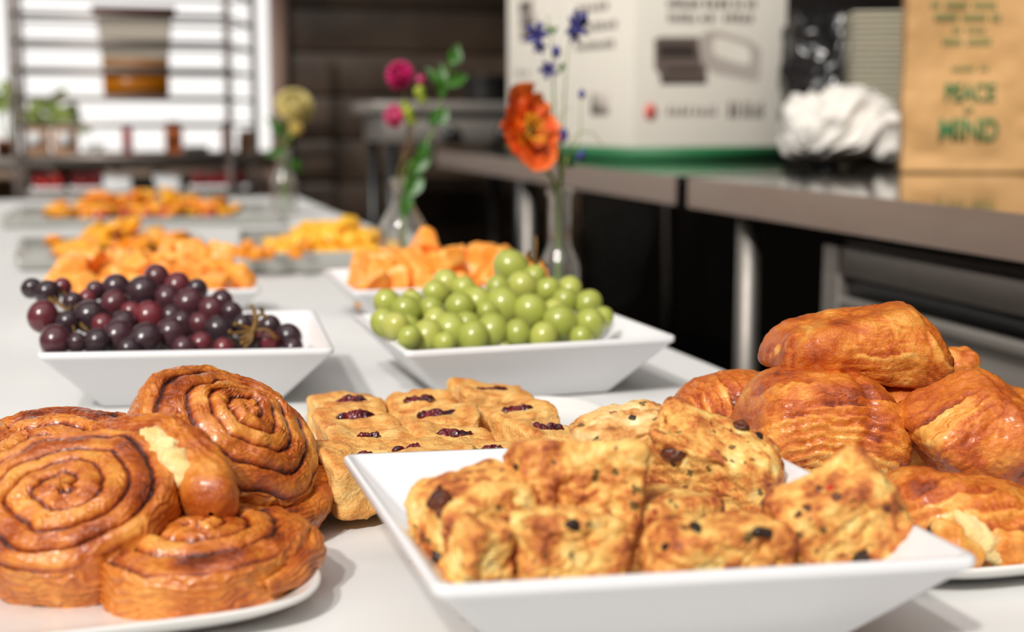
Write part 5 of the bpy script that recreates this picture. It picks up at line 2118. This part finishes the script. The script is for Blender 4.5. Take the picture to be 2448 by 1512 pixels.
# punnets and boxes on the bottom shelf of the rack
lA, lB = pA - rk.location, pC - rk.location
MB().box(lA.x + .02, lB.x - .13, -.085, .25, .745, .765).build('shelf', M['steel'], rk, bevel=.003)
PUN = ring_mesh('punnet', [rring(.05, .01, 0), rring(.060, .012, .018), rring(.058, .012, .018), rring(.049, .01, .003), rring(.02, .005, .003)])
BER = superell(2, .011, .011, .011, 2)
for k, (px, w_, cc) in enumerate(((115, 1, 'red'), (205, 1, 'darkred'), (490, 1, 'darkred'), (555, 1, 'darkred'))):
    q = at(px, 425, 5.34)
    r = thing('berry_punnet', ['red berry punnet at the far left of the rack shelf', 'red berry punnet second from the left on the rack shelf', 'dark red berry punnet at the right of the rack shelf', 'dark red berry punnet at the right end of the rack shelf'][k], 'punnet', (q.x, 5.34, .7656))
    link('punnet_tray', PUN, M['white'] if k else M['white'], r)
    mb = MB()
    for j in range(60):
        P = BER[0] + [random.uniform(-.042, .042), random.uniform(-.042, .042), .014 + random.uniform(0, .042)]
        mb.add(P, None, BER[2])
    o = mb.build('berries', M[cc], r, smooth=True)
    o['kind'] = 'stuff'
for k, (px, wpx, hh, mt, lb) in enumerate(((280, 60, .05, 'white', 'small white paper box at the middle of the rack shelf'), (398, 56, .05, 'white', 'small white paper box right of the dark dish'))):
    q = at(px, 425, 5.36)
    r = thing('paper_box', lb, 'box', (q.x, 5.36, .7656))
    ww = wpx * 5.5 / F / 2
    MB().box(-ww, ww, -.06, .06, 0, hh).build('box_body', M[mt], r, bevel=.003)
    MB().box(-ww - .002, ww + .002, -.062, .062, hh, hh + .006).build('lid', M[mt], r)
q = at(345, 440, 5.26)
V, Q = lathe([(.001, 0), (.03, 0), (.055, .028), (.058, .030), (.053, .030), (.03, .004), (.001, .004)], 28)
o = link('dark_dish', np_mesh('dark_dish', V, Q), M['black'])
o.location = (q.x, 5.33, .7656)
tag(o, 'small dark round dish at the middle of the rack shelf', 'dish')


# potted plants at the window
def potted(px, py, Yd, label, n_, sz):
    q = at(px, py, Yd)
    r = thing('potted_plant', label, 'plant', (q.x, Yd, DT + .0008))
    V, Q = lathe([(.001, 0), (.035, 0), (.045, .06), (.048, .06), (.048, .07), (.04, .07), (.036, .01), (.001, .008)], 24)
    link('pot', np_mesh('pot', V, Q), M['terracotta'], r)
    mb = MB()
    for k in range(5):
        a = k * 1.3
        mb.tube([(0, 0, .02), (.02 * math.cos(a), .02 * math.sin(a), .1), (.05 * math.cos(a), .05 * math.sin(a), q.z - DT)], .003, 6, 4)
    mb.build('stems', M['stem'], r, smooth=True)
    for k in range(n_):
        a = random.uniform(0, 6.28)
        o = link('leaf', leaf_mesh(sz * random.uniform(.7, 1.2), sz * .35, k), M['limeleaf'], r)
        orient(o, (random.uniform(-.05, .05), random.uniform(-.05, .0), q.z - DT + random.uniform(-.08, .04)), (random.uniform(-.6, .6), -.8, random.uniform(0, .6)), random.uniform(0, 360))
    return r


potted(82, 262, 6.125, 'yellow-green potted plant at the left of the window', 16, .07)
potted(147, 262, 6.125, 'yellow-green potted plant next to the left one', 16, .07)
potted(8, 215, 6.12, 'dark leafed plant at the left edge of the picture', 10, .06)
